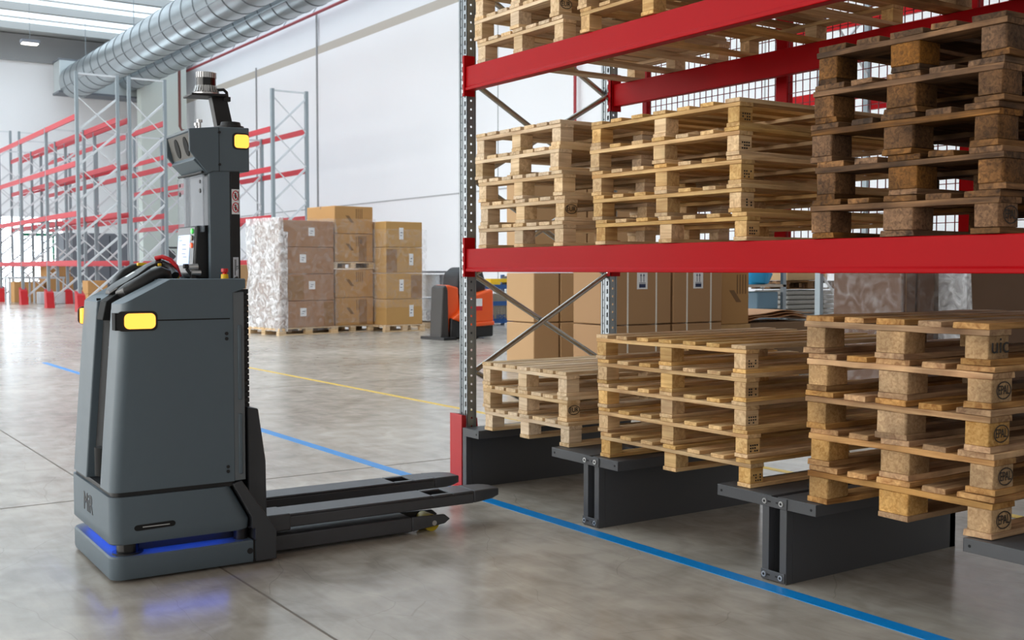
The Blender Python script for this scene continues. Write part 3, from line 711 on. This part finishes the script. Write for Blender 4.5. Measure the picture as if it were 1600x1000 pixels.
# mast head
hp = [(.396, 1.884), (.520, 1.899), (.665, 1.903), (.665, 1.709), (.500, 1.703), (.478, 1.692), (.398, 1.788)]
hpm = [(.397, 1.884), (.398, 1.873), (.403, 1.870), (.430, 1.765), (.418, 1.750), (.478, 1.692), (.500, 1.703), (.660, 1.709), (.660, 1.903), (.520, 1.899)]
hd = MB().prism(hpm, 'y', .2125, .5425).build('mast_head', ROBOT, rb, .002)
MB().prism(hp, 'y', .20, .2124).build('head_side_panel', ROBOT, hd, .005, 3)
MB().prism(hp, 'y', .5426, .555).build('head_side_panel', ROBOT, hd, .005, 3)
sv = Vector((.027, 0, -.105)).normalized(); nv = Vector((-sv.z, 0, sv.x))*-1
MB().prism([(.4018, 1.868), (.4285, 1.767), (.4295, 1.767), (.4028, 1.868)], 'y', .215, .54).build('camera_visor', mat('visor_grey', (92, 90, 86), .6), hd)
for yy in (.300, .430):
    rings = []
    for d_ in (.003, -.004):
        rings.append([(.4155+sv.x*.043*math.cos(a_)+nv.x*d_, yy+.030*math.sin(a_), 1.816+sv.z*.043*math.cos(a_)+nv.z*d_) for a_ in [2*PI*k/24 for k in range(24)]])
    ln = MB().loft(rings).build('camera_lens', DARKGAP, hd)
bx(.527, .5285, .1985, .2005, 1.705, 1.897).build('head_seam', DARKGAP, hd)
for z in (1.875, 1.735): MB().cyl((.53, .196, z), (.53, .2, z), .006, 12).build('head_bolt', BLACK, hd)
MB().loft([[(p[0], d, p[1]) for p in rrect(.588, .664, 1.805, 1.878, .018, 0)] for d in (.1975, .21)]).build('lamp_surround', BLACK, hd)
MB().loft([[(p[0], d, p[1]) for p in rrect(.597, .663, 1.812, 1.871, .014, 0)] for d in (.1965, .205)]).build('beacon_lamp', AMBER, hd)
MB().tube([(.605, .27, 1.90), (.605, .27, 1.912), (.605, .27, 1.914), (.605, .27, 1.93)], [.06, .058, .046, .042], 28).build('round_cap', BLACK, hd, smooth=True)
for (u, w_) in ((.475, .30), (.50, .42)):
    b_ = MB().cyl((u, w_, 1.89), (u, w_, 1.925), .006, 12).cyl((u, w_, 1.925), (u, w_, 1.937), .012, 6).build('lifting_bolt', SILVER, hd)
# lidar on its bracket
br = MB().prism([(.575, 1.90), (.65, 1.90), (.615, 2.06), (.545, 2.06)], 'y', .35, .40).prism([(.445, 2.045), (.445, 2.055), (.605, 2.062), (.605, 2.050)], 'y', .31, .44).build('lidar_bracket', BLACK, rb, .002)
lc = (.53, .375)
MB().cyl((*lc, 2.058), (*lc, 2.066), .056, 28).cyl((*lc, 2.066), (*lc, 2.098), .043, 28).cyl((*lc, 2.132), (*lc, 2.158), .040, 28).build('lidar_housing', SILVER, rb, smooth=True)
MB().cyl((*lc, 2.0975), (*lc, 2.1325), .0435, 28).build('lidar_window', mat('gloss_black', (14, 14, 16), .15), rb, smooth=True)
fn = MB()
for k in range(26):
    a = 2*PI*k/26; c_, s_ = math.cos(a), math.sin(a)
    fn.bar((lc[0]+c_*.042, lc[1]+s_*.042, 2.133), (lc[0]+c_*.042, lc[1]+s_*.042, 2.158), .004, .008, (c_, s_, 0))
    fn.bar((lc[0]+c_*.054, lc[1]+s_*.054, 2.068), (lc[0]+c_*.045, lc[1]+s_*.045, 2.097), .005, .008, (c_, s_, 0))
fn.build('lidar_fins', SILVER, rb)
MB().tube([(.56, .345, 2.08), (.60, .345, 2.085), (.615, .35, 2.075), (.62, .355, 2.05)], .007, 10).box(.60, .632, .345, .37, 2.035, 2.055).build('lidar_cable', BLACK, rb, smooth=True)

# ------------------------------------------------------------------ background cartons
def carton(label, group, loc, d, rz=0, m=CARD, sticker=None, mark=False, tape=True, flap=None, strap=None, ysign=True):
    """box with near corner at loc, extends -x (d0), +y (d1), up (d2); +X face looks at the camera"""
    t = thing('cardboard_carton', label, 'carton', loc, rz, group)
    a, b, h = d; g = .006
    bx(-a+g, -g, g, b-g, .001, h-g).build('box_body', m, t, .012)
    if tape: MB().box(-a/2-.03, -a/2+.03, g-.002, b-g+.002, h-g-.05, h-g+.002).build('tape', TAPE, t)
    if flap: bx(-g, -g+.004, b*flap[0], b*flap[1], .02, h*.92).build('flap', mat('flap_cardboard', (150, 112, 74), .8), t)
    if sticker:
        for (y, z, sw, sh) in sticker: 
            s = bx(-g, -g+.004, y-sw/2, y+sw/2, z-sh/2, z+sh/2).build('sticker', WHITE, t)
            MB().box(-g+.004, -g+.005, y-sw*.2, y+sw*.25, z+sh*.05, z+sh*.12).box(-g+.004, -g+.005, y-sw*.3, y+sw*.1, z-sh*.2, z-sh*.14).build('sticker_print', NAVY, s)
    if mark:
        q = MB(); y = b*.28; z = h*.4
        q.prism([(y, z+.14), (y+.12, z), (y+.2, z), (y+.08, z+.14)], 'x', -g, -g+.002)
        for k in range(4): q.box(-g, -g+.002, b*.55+k*.045, b*.55+k*.045+.018, h*.55, h*.9)
        q.build('print', PRINT, t)
    if strap:
        q = MB()
        for y in strap: q.box(-a+g-.002, -g+.003, y-.009, y+.009, 0.001, h-g+.003)
        q.build('strap', STRAP, t)
    return t
BP = pallet('bg', 1.2, .8, .14, boards(1.2, [.1]*9), .1, .145, .1, 0, 'pale')
bgp_used = [False]
def bgpallet(loc, rz, label, L=None):
    """small background pallet, near corner at loc, extends -x 1.2 and +y L"""
    master = BP
    if not bgp_used[0]: bgp_used[0] = True; r = master
    else:
        r = master.copy(); C.objects.link(r)
        for ch in master.children: c = ch.copy(); C.objects.link(c); c.parent = r
    s = (L or .8)/.8
    M = Matrix.Rotation(rz, 4, 'Z'); p = Vector(loc)+M @ Vector((-1.2, 0, 0))
    r.location = p; r.rotation_euler = (0, 0, rz); r.scale = (1, s, 1)
    tag(r, label, 'pallet', 'pale pallets under the carton stacks')
    return r
# stack 1 (wrapped)
z1 = .14; hh = .525
r1 = math.radians(8)
bgpallet((-20.2, 8.45, 0), r1, 'pale pallet under the leftmost wrapped carton stack in the background', 1.36)
names = ['bottom carton', 'second carton', 'third carton', 'top carton']
stk1 = []
for k in range(4):
    top = k == 3
    stk1.append(carton('brown %s of the film-wrapped stack at the left of the background' % names[k], 'cartons of the leftmost wrapped stack', Vector((-20.25, 8.52, z1+k*hh)), (1.12 if not top else 1.0, 1.22, hh), r1, mat('wrapped_cardboard', (164, 124, 94), .7, var=.05), [(.5+.2*(k % 2), .3, .14, .16)], flap=(.8, .98) if k == 0 else ((.12, .42) if k == 1 else None)))
Mw = Matrix.Rotation(r1, 4, 'Z')
def wrap(label, loc, d, rz, m, z0, zz, amp=.03, m2=None):
    t = MB(); a, b = d; n = 14; rings = []
    nz = 8
    for k in range(nz+1):
        z = z0+(zz-z0)*k/nz; ring = []
        per = [(-a*i/n, 0) for i in range(n)]+[(-a, b*i/n) for i in range(n)]+[(-a+a*i/n, b) for i in range(n)]+[(0, b-b*i/n) for i in range(n)]
        for (x, y) in per:
            ox = random.uniform(0, amp)
            ring.append((x+(ox if x > -a/2 else -ox), y+(ox if y > b/2 else -ox), z))
        rings.append(ring)
    t.loft(rings); t.f = [f for f in t.f if len(f) == 4]
    o = t.build('stretch_wrap', m, smooth=True, ang=80)
    if m2:
        o.data.materials.append(m2)
        for p in o.data.polygons:
            if p.center.y < .12: p.material_index = 1
    o.location = loc; o.rotation_euler = (0, 0, rz)
    return tag(o, label, 'plastic wrap')
o = wrap('crumpled clear plastic film around the leftmost carton stack', (-20.22, 8.49, .02), (1.2, 1.26), r1, WRAP, 0.06, 2.26, .05, WRAPW)
# front face of that wrap is clearer: second, thin film sheet is not needed
# stack 2
r2 = math.radians(6)
bgpallet((-20.5, 9.72, 0), r2, 'pale pallet on the floor under the middle carton stack in the background', .98)
zz = [.14, .71, 1.43, 2.00]
for k in range(4):
    carton('tan %s of the middle stack, %s the raised pallet' % (names[k], 'below' if k < 2 else 'above'), 'tan cartons of the middle stack', Vector((-20.5, 9.78, zz[k])), (1.1, .92, .57 if k != 3 else .56), r2, CARD2, None if k != 2 else [(.62, .42, .06, .1)], mark=True, flap=(.62, .82) if k in (0, 2) else None)
bgpallet((-20.5, 9.72, 1.283), r2, 'pale pallet in the middle of the centre carton stack, between its cartons', 1.0)
# stack 3
r3 = math.radians(4)
bgpallet((-20.15, 10.72, 0), r3, 'pale pallet under the right carton stack beside the wrapped white drums', .98)
for k in range(4):
    carton('golden brown %s of the right background stack with white labels' % names[k], 'golden brown cartons with white labels', Vector((-20.18, 10.76, .14+k*.53)), (1.1, .90, .53), r3, mat('golden_cardboard', (190, 148, 90), .8, var=.05), [(.62 if k % 2 == 0 else .38, .28, .1, .24)], flap=((.02, .3) if k == 2 else ((.68, .98) if k == 1 else None)))
wrap('clear plastic film around the lower part of the right carton stack', (-20.14, 10.72, 0), (1.2, 1.0), r3, WRAP, .5, 2.1, .02)
wrap('clear plastic film around the middle carton stack', (-20.46, 9.74, 0), (1.18, .98), r2, WRAP, .2, 2.3, .02)
# stack of cartons peeking out behind the truck
for k in range(3):
    carton('small brown %s just right of the truck mast' % names[k], 'small cartons behind the truck', Vector((-27.6, 10.35, .14+k*.42)), (.8, .75, .42), 0, CARD, [(.5, .25, .14, .14)])
bgpallet((-27.6, 10.3, 0), 0, 'pale pallet under the small cartons behind the truck', .85)
# wrapped white drums
dr = thing('wrapped_drum_load', 'white drums under clear film on a pallet beside the forklift', 'drums', (-20.9, 12.15, 0))
for i in range(2):
    for j in range(3):
        for l in range(2):
            pass
for l in range(2):
    for j in range(3):
        for i in range(2):
            MB().cyl((-.3-.5*i, .25+.45*j, .16+l*.52), (-.3-.5*i, .25+.45*j, .64+l*.52), .215, 18).build('drum', mat('white_drum', (214, 218, 224), .4), dr, smooth=True)
bx(-1.1, 0, 0, 1.4, 0, .13).build('pallet_base', wm('pale', 'y'), dr)
bx(-1.05, -.03, .03, 1.37, 1.2, 1.24).build('top_board', GREYP, dr)
bx(-1.06, -.02, .02, 1.38, .16, .4).build('brown_sleeve', WRAPW, dr)
wrap('glossy clear film around the white drums', (-20.9, 12.15, 0), (1.12, 1.4), 0, WRAP, .15, 1.25, .02)
# orange forklift
fk = thing('forklift', 'small orange and black electric forklift parked behind the left rack post', 'forklift', (-17.3, 10.45, 0), math.radians(4))
MB().prism([(0, .02), (.02, .95), (.10, 1.0), (.34, .95), (.36, .5), (.34, .02)], 'x', -.5, -.08).build('battery_cover', ORANGE, fk, .04, 3)
MB().prism([(-.1, .02), (-.06, .95), (.02, 1.0), (.06, .9), (.08, .02)], 'x', -.4, -.02).build('side_bumper', mat('bumper_black', (52, 48, 46), .5), fk, .03, 3)
MB().prism([(.12, .38), (.3, .5), (.52, .8), (1.05, .92), (1.06, .30), (.42, .28)], 'x', -.5, .04).build('body_shell', ORANGE, fk, .04, 3)
MB().prism([(.1, .01), (.12, .40), (.42, .30), (1.08, .30), (1.08, .03)], 'x', -.6, .0).build('lower_frame', BLACK, fk, .03)
MB().prism([(.45, .22), (.45, .29), (1.06, .32), (1.06, .24)], 'x', -.2, .06).build('orange_step', ORANGE, fk, .02)
MB().prism([(.3, .85), (.34, 1.2), (.5, 1.32), (.9, 1.3), (1.0, 1.02), (.98, .85), (.6, .8)], 'x', -.6, -.1).build('seat_and_console', mat('seat_black', (36, 35, 38), .6), fk, .06, 3)
MB().tube([(-.3, .72, 1.1), (-.2, .74, 1.22), (-.25, .8, 1.28)], .05, 10).build('control_lever', LIGHTG, fk, smooth=True)
dc = MB().box(.041, .046, .5, .78, .52, .74).build('data_sticker', WHITE, fk)
MB().box(.046, .048, .5, .78, .52, .6).build('sticker_band', REDP, dc)
for y in (.15, .9): MB().cyl((-.4, y, .1), (-.25, y, .1), .1, 16).build('wheel', BLACK, fk, smooth=True)
bx(-.6, .15, -.16, .12, .0, .05).build('guide_arm', BLACK, fk)
# blue mesh cage with yellow load
cg = thing('mesh_cage', 'blue steel mesh cage pallet with a yellow item on top behind the forklift', 'cage', (-21.2, 13.75, 0))
f = MB()
for y in (0, 1.1):
    for xx in (-.8, 0): f.box(xx-.03, xx+.03, y-.04, y+.04, 0, .9 if y < 1 else 1.15)
for z in (.1, .5, .88):
    f.box(-.02, .02, 0, 1.1, z-.05, z+.05).box(-.82, -.78, 0, 1.1, z-.05, z+.05)
f.box(-.8, 0, -.02, .02, .83, .93).box(-.8, 0, 1.08, 1.12, .83, .93).box(-.8, 0, 0, 1.1, .1, .14)
f.build('cage_frame', BLUEC, cg)
g = MB(); y = .06
while y < 1.1: g.box(-.005, .005, y-.004, y+.004, .1, .88); y += .055
z = .12
while z < .88: g.box(-.005, .005, 0, 1.1, z-.004, z+.004); z += .055
g.build('cage_mesh', mat('pale_wire', (170, 165, 155), .5), cg)
bx(-.7, -.1, .1, 1.0, .15, .7).build('cage_load', mat('tan_load', (176, 160, 140), .8), cg)
MB().box(-.7, -.1, .3, 1.0, .98, 1.06).box(-.3, .0, .0, .5, .9, .98).build('yellow_item', YEL, cg)
MB().box(-.6, -.1, .95, 1.5, .9, 1.12).build('dark_item', mat('dark_grey_item', (74, 74, 78), .6), cg)
M = basis((0, 1, 0), (0, 0, 1), (.025, .45, .16)); mesh_join('cage_lettering', [text_part('c', 'UPF', .22, BLUEC, cg, M, .002)], BLUEC, cg)
tag(bx(-.5, .5, 0, .9, 0, 1.0).build('white_container', LIGHTG, None, .02), 'light grey container standing right of the blue mesh cage', 'container').location = (-23, 16.2, 0)
# tall light brown cartons seen behind the left pallets
cols = [(7.88, 8.28), (8.29, 8.71), (8.72, 9.13), (9.14, 9.55)]
for i, (a, b) in enumerate(cols):
    for k in range(4):
        carton('plain light brown tall carton, %s row, %s column behind the left rack post' % (['bottom', 'second', 'third', 'top'][k], ['first', 'second', 'third', 'fourth'][i]), 'plain tall cartons behind the rack', Vector((-11, a, .02+k*.61)), (.6, b-a-.004, .608), 0, CARD3 if False else mat('plain_cardboard', (188, 150, 108), .8, var=.03), tape=False)
# strapped cartons
for i, (a, b) in enumerate(((7.47, 8.29), (8.31, 9.06))):
    for k in range(2):
        t = carton('large strapped brown carton with white straps, %s row, %s of the pair' % (['lower', 'upper'][k], ['left', 'right'][i]), 'large strapped cartons', Vector((-9, a, .06+k*.632)), (.7, b-a, .63), 0, mat('strapped_cardboard', (166, 128, 90), .8, var=.03), None, strap=(.2, .6) if i == 0 else (.21, .57), tape=False)
        if k:
            y = .40 if i == 0 else .375
            s = MB().box(-.006, -.002, y-.072, y+.072, .375, .55).box(-.006, -.002, y-.072, y+.072, .565, .615).build('sticker', WHITE, t)
            q = MB().box(-.002, -.001, y-.045, y+.045, .39, .43)
            for yy in (y-.02, y+.02): q.box(-.002, -.001, yy-.004, yy+.004, .45, .52).prism([(yy-.013, .515), (yy+.013, .515), (yy, .54)], 'x', -.002, -.001)
            q.box(-.002, -.001, y-.045, y+.045, .437, .443)
            q.build('arrow_print', NAVY, s)
tag(bx(-.75, 0, 0, 1.62, 0, .058).build('pallet_board', wm('pale', 'y')), 'low wooden base under the large strapped cartons', 'board').location = (-8.98, 7.46, 0)
t = carton('tan printed carton standing right of the strapped cartons', None, Vector((-9.2, 9.24, .64)), (.6, .46, .64), 0, CARD2, mark=True, tape=False)
tag(bx(-.6, 0, 0, .5, 0, .638).build('corrugated_carton', mat('light_corrugated', (200, 160, 108), .8, var=.15, scale=16), None, .01), 'light corrugated carton under the tan printed carton', 'carton').location = (-9.2, 9.22, 0)
# brown sheets
for k in range(3):
    s = MB(); n = 12; rings = []
    for i in range(n+1):
        y = 1.1*i/n; z = .05*math.sin(i/n*PI*.9)+(.05-.012*k)*math.sin(i*.9+k)*.3
        rings.append([(-.7, y, z), (0, y, z), (0, y, z+.008), (-.7, y, z+.008)])
    o = s.loft(rings).build('cardboard_sheet', mat('orange_board', (206, 152, 106), .7), smooth=True)
    tag(o, 'bent orange-brown board sheet, %s of the three sheets behind the middle pallets' % ['lowest', 'middle', 'topmost'][k], 'sheet', 'orange-brown board sheets').location = (-9.3, 9.8, .66+k*.03)
tag(bx(-.7, 0, 0, 1.1, 0, .64).build('sheet_crate', mat('dim_wood_crate', (140, 112, 84), .8), None, .01), 'low wooden crate carrying the bent orange-brown board sheets', 'crate').location = (-9.3, 9.8, 0)
# paper pile with a pallet on top
pp = thing('paper_pile', 'pile of grey folded paper stacks under a dark wooden pallet', 'paper pile', (-13.6, 15.3, 0))
for k in range(9):
    bx(-.8, 0, 0+.02*(k % 2), 1.35-.03*(k % 3), .14+k*.085, .14+k*.085+.075).build('paper_layer', PAPER, pp, .02)
bx(-.8, 0, 0, 1.4, 0, .13).build('base_board', wm('old', 'y'), pp)
o = place(M_C[0], -14.4, 15.2, .92, 0, 'dark wooden pallet lying on the grey paper pile', None); o.scale = (1, 1.2, 1)
carton('flat pale carton on the dark pallet over the paper pile', None, Vector((-13.7, 15.4, 1.075)), (.7, 1.1, .22), 0, CARD3)
# light shelf with blue bag and grey-blue containers
sh = thing('steel_shelf', 'grey steel shelf post and shelf behind the brown board sheets', 'shelf', (-13, 13.4, 0))
for y in (.1, 1.15): MB().box(-.06, .0, y-.04, y+.04, 0, 2.2).build('shelf_post', GALV, sh)
bx(-.7, 0, 0, 1.2, .98, 1.02).build('shelf_board', mat('pale_board', (190, 176, 160), .7), sh)
o = MB().tube([(0, 0, 0), (0, 0, .05), (.02, .02, .2), (0, .03, .34), (0, .02, .4)], [.2, .26, .3, .24, .1], 18).build('plastic_bag', BLUEB, smooth=True); tag(o, 'bright blue plastic bag lying on the steel shelf', 'bag').location = (-13.3, 14.1, 1.022)
for k in range(3):
    o = bx(-.5, 0, 0, .5, 0, .29).build('storage_bin', TEAL, None, .02); tag(o, 'blue-grey plastic bin under the shelf, %s of the stack' % ['bottom', 'middle', 'top'][k], 'bin', 'blue-grey bins').location = (-13.05, 13.95, .01+k*.3)
o = MB().tube([(0, 0, 0), (0, 0, .1), (0, 0, .5), (0, 0, .62)], [.2, .26, .22, .12], 12).build('white_sack', mat('white_sack', (205, 205, 208), .7, bump=.5), smooth=True); tag(o, 'white sack left of the blue-grey bins', 'sack').location = (-14.2, 13.1, 0)
# dark wrapped cartons right
for i, (a, b) in enumerate(((8.86, 9.09), (9.11, 9.38))):
    for k in range(2):
        carton('dark brown film-wrapped carton, %s row, %s one behind the right pallets' % (['lower', 'upper'][k], ['left', 'right'][i]), 'dark wrapped cartons', Vector((-6.5, a, .15+k*.6)), (.8, b-a, .6), 0, CARDD, flap=(.3, .32) if i == 0 else None)
wrap('shiny clear film around the dark brown cartons', (-6.45, 8.82, 0), (.9, .6), 0, WRAP, .1, 1.38, .015)
bgpallet((-6.45, 8.84, 0), 0, 'pallet under the dark wrapped cartons', .58)
tag(bx(-1.2, 0, 0, 2.6, 0, 1.5).build('large_carton', mat('deep_brown_cardboard', (104, 76, 54), .8, var=.04), None, .01), 'very large plain dark brown carton at the right behind the pallets', 'carton').location = (-6.3, 9.66, 0)
tag(MB().prism([(0, 0), (.16, 0), (.03, 1.4), (-.02, 1.4)], 'x', -.3, 0).build('film_roll_edge', WRAPW), 'slanting sheet of clear film against the large dark carton', 'plastic wrap').location = (-6.2, 9.44, 0)

# ------------------------------------------------------------------ background racks
def far_rack(label, x0, y0, bays, bl, H, levels, group=None, feet=True, D=1.1):
    t = thing('storage_rack', label, 'rack', (x0, y0, 0), 0, group)
    for k in range(bays+1):
        x = -k*bl
        Hk = H if k in (0, bays) else levels[-1]+.1
        for y in (0, D): MB().box(x-.06, x+.06, y-.045, y+.045, 0, Hk).build('post', GALVF, t)
        z = .2
        MB().bar((x, .046, Hk-.05), (x, D-.046, Hk-.05), .05, .05).build('brace', BRF, t)
        while z+.95 < Hk:
            MB().bar((x-.02, .03, z), (x-.02, D-.03, z+1.0), .075, .06).build('brace', BRF, t); MB().bar((x+.035, D-.03, z), (x+.035, .03, z+1.0), .03, .03).build('brace', BRF, t); z += 1.05
        if feet:
            MB().prism([(-.1, 0), (.26, 0), (.16, .55), (-.1, .62)] if False else [(-.12, 0), (.3, 0), (.18, .5), (-.12, .62)], 'y', -.12, .12).build('foot_guard', RED, t).location = (x, 0, 0)
    for z in levels:
        for k in range(bays):
            a = -k*bl-.07; b = -(k+1)*bl+.07
            for y in (-.02, D+.02): MB().box(b, a, y-.03, y+.03, z-.08, z+.08).build('beam', REDF, t)
    return t
GALVF = mat('grey_rack_steel', (142, 152, 158), .4, .2); BRF = mat('pale_brace_steel', (214, 218, 222), .35, .2); REDF = mat('faded_red_paint', (192, 36, 50), .4)
LV = [1.47, 2.96, 4.46, 5.86]
far_rack('tall empty grey and red rack nearest at the left, its end frame beside the truck', -35.2, 8.35, 4, 4.15, 7.2, LV, 'empty racks at the left', D=1.2)
far_rack('tall empty grey and red rack directly behind the nearest left one', -35.2, 9.90, 4, 4.15, 7.2, LV, 'empty racks at the left')
far_rack('tall empty grey and red rack beside the white side wall, right of the truck mast', -31.9, 13.2, 4, 3.6, 6.7, [1.49, 2.84, 4.3, 5.5], 'empty racks at the left')
# rack behind the main one (only its posts and beams show through the mesh)
t = thing('storage_rack', 'distant red beamed rack seen through the mesh guard', 'rack', (-11.8, 14, 0))
for x in (0, 3.6):
    for y in (0, 1.1): bx(x-.05, x+.05, y-.04, y+.04, 0, 6.5).build('post', GALVF, t)
    z = .2
    while z < 5.4: MB().bar((x, 0, z), (x, 1.1, z+1.0), .03, .03).build('brace', BRF, t); MB().bar((x+.03, 1.1, z), (x+.03, 0, z+1.0), .03, .03).build('brace', BRF, t); z += 1.05
for z in (1.3, 3.95, 5.05):
    bx(-.9 if z > 3 else .06, 3.55, -.05, .01, z-.09, z+.09).build('beam', RACK_RED, t); bx(.06, 3.55, 1.1, 1.16, z-.09, z+.09).build('beam', RACK_RED, t)

# ------------------------------------------------------------------ far left clutter
t = thing('machine_enclosure', 'dark grey machine enclosure standing behind the empty racks', 'enclosure', (-52, 11.7, 0))
bx(-1.5, 0, 0, 3.0, 0, 2.9).build('casing', GREYP, t, .03)
MB().box(-1.5, .02, .95, 1.0, .1, 2.8).box(-1.5, .02, 1.95, 2.0, .1, 2.8).build('panel_joints', mat('joint_dark', (70, 72, 78), .6), t)
for i, (x, y, a, b, h, lab) in enumerate(((-46.5, 8.6, 1.2, 1.1, .8, 'low brown carton at the far left edge under the rack'), (-46.5, 9.8, 1.4, 1.0, 1.0, 'brown carton under the left racks, beside the low one'), (-46.5, 9.8, 1.2, .9, .6, 'upper brown carton stacked under the left racks'), (-43.5, 10.2, .9, .8, .5, 'small brown carton beneath the second left rack'), (-36.9, 9.0, .7, .62, .5, 'lower brown carton beside the end frame foot'), (-36.9, 9.0, .7, .62, .42, 'upper brown carton beside the end frame foot'))):
    z = 0
    if i == 2: z = 1.0
    if i == 5: z = .502
    carton(lab, 'cartons under the left racks', Vector((x, y, z)), (a, b, h), 0, CARD2)
t = thing('work_bench', 'white framed bench standing under the far left racks', 'bench', (-44.8, 9.5, 0))
bx(-.9, 0, -1.4, .6, .92, 1.0).build('bench_top', LIGHTG, t)
for x in (-.85, -.05):
    for y in (-1.35, -.5, .55): bx(x-.03, x+.03, y-.03, y+.03, 0, .92).build('leg', LIGHTG, t)
tag(bx(-.6, 0, 0, 1.3, 0, .45).build('white_crate', LIGHTG, None, .03), 'low white crate on the floor under the bench', 'crate').location = (-43.4, 8.9, 0)
for i, (x, y, s) in enumerate(((-42, 9.0, .28), (-39.7, 12.5, .8), (-41, 13.5, 1.0), (-44, 15.2, 1.2), (-45.5, 12.9, 1.1))):
    m = MB(); rings = []
    for k in range(7):
        z = s*k/6; ring = []
        for j in range(12):
            a = 2*PI*j/12; r = s*(.55+.1*math.sin(j*2.3+k))*(1-.35*(k/6)**3)*random.uniform(.86, 1.1); ring.append((r*math.cos(a), r*math.sin(a), z))
        rings.append(ring)
    m.loft(rings).build('wrapped_bundle', mat('shiny_film_bundle', (205, 205, 208), .2, bump=1, scale=6, var=.3), smooth=True)
    o = bpy.data.objects[[q.name for q in bpy.data.objects if q.name.startswith('wrapped_bundle')][-1]]
    o.location = (x, y, 0)
    tag(o, ['small white film bundle on the floor under the nearest left rack', 'film-wrapped bundle nearest behind the truck handle', 'film-wrapped bundle between the second rack and the wall rack', 'tallest film-wrapped bundle by the pale pier', 'film-wrapped bundle in front of the grey enclosure'][i], 'bundle')
tag(MB().box(-1.2, 0, 0, 1.8, 0, 1.6).box(-.9, -.3, .3, .8, 1.6, 2.1).build('grey_machine', mat('machine_grey', (120, 118, 116), .5, var=.2), None, .05), 'grey machine behind the racks, left of the truck screen', 'machine').location = (-47, 15.2, 0)
tag(MB().tube([(0, 0, 1.9), (0, .3, 2.3), (0, .8, 2.3), (0, 1.1, 1.9)], .05, 8).cyl((0, .3, 1.9), (.15, .3, 1.9), .3, 16).box(-.2, 0, 0, .6, 0, 1.9).build('hose_reel', mat('reel_dark', (60, 60, 62), .5)), 'dark hose reel on a post before the pale pier', 'hose reel').location = (-52.5, 16.2, 0)
bgpallet((-34.2, 8.4, 0), 0, 'small pale pallet by the red foot of the nearest left rack', .7)
# main racks: a few straw-coloured splinter details are left to the wood materials
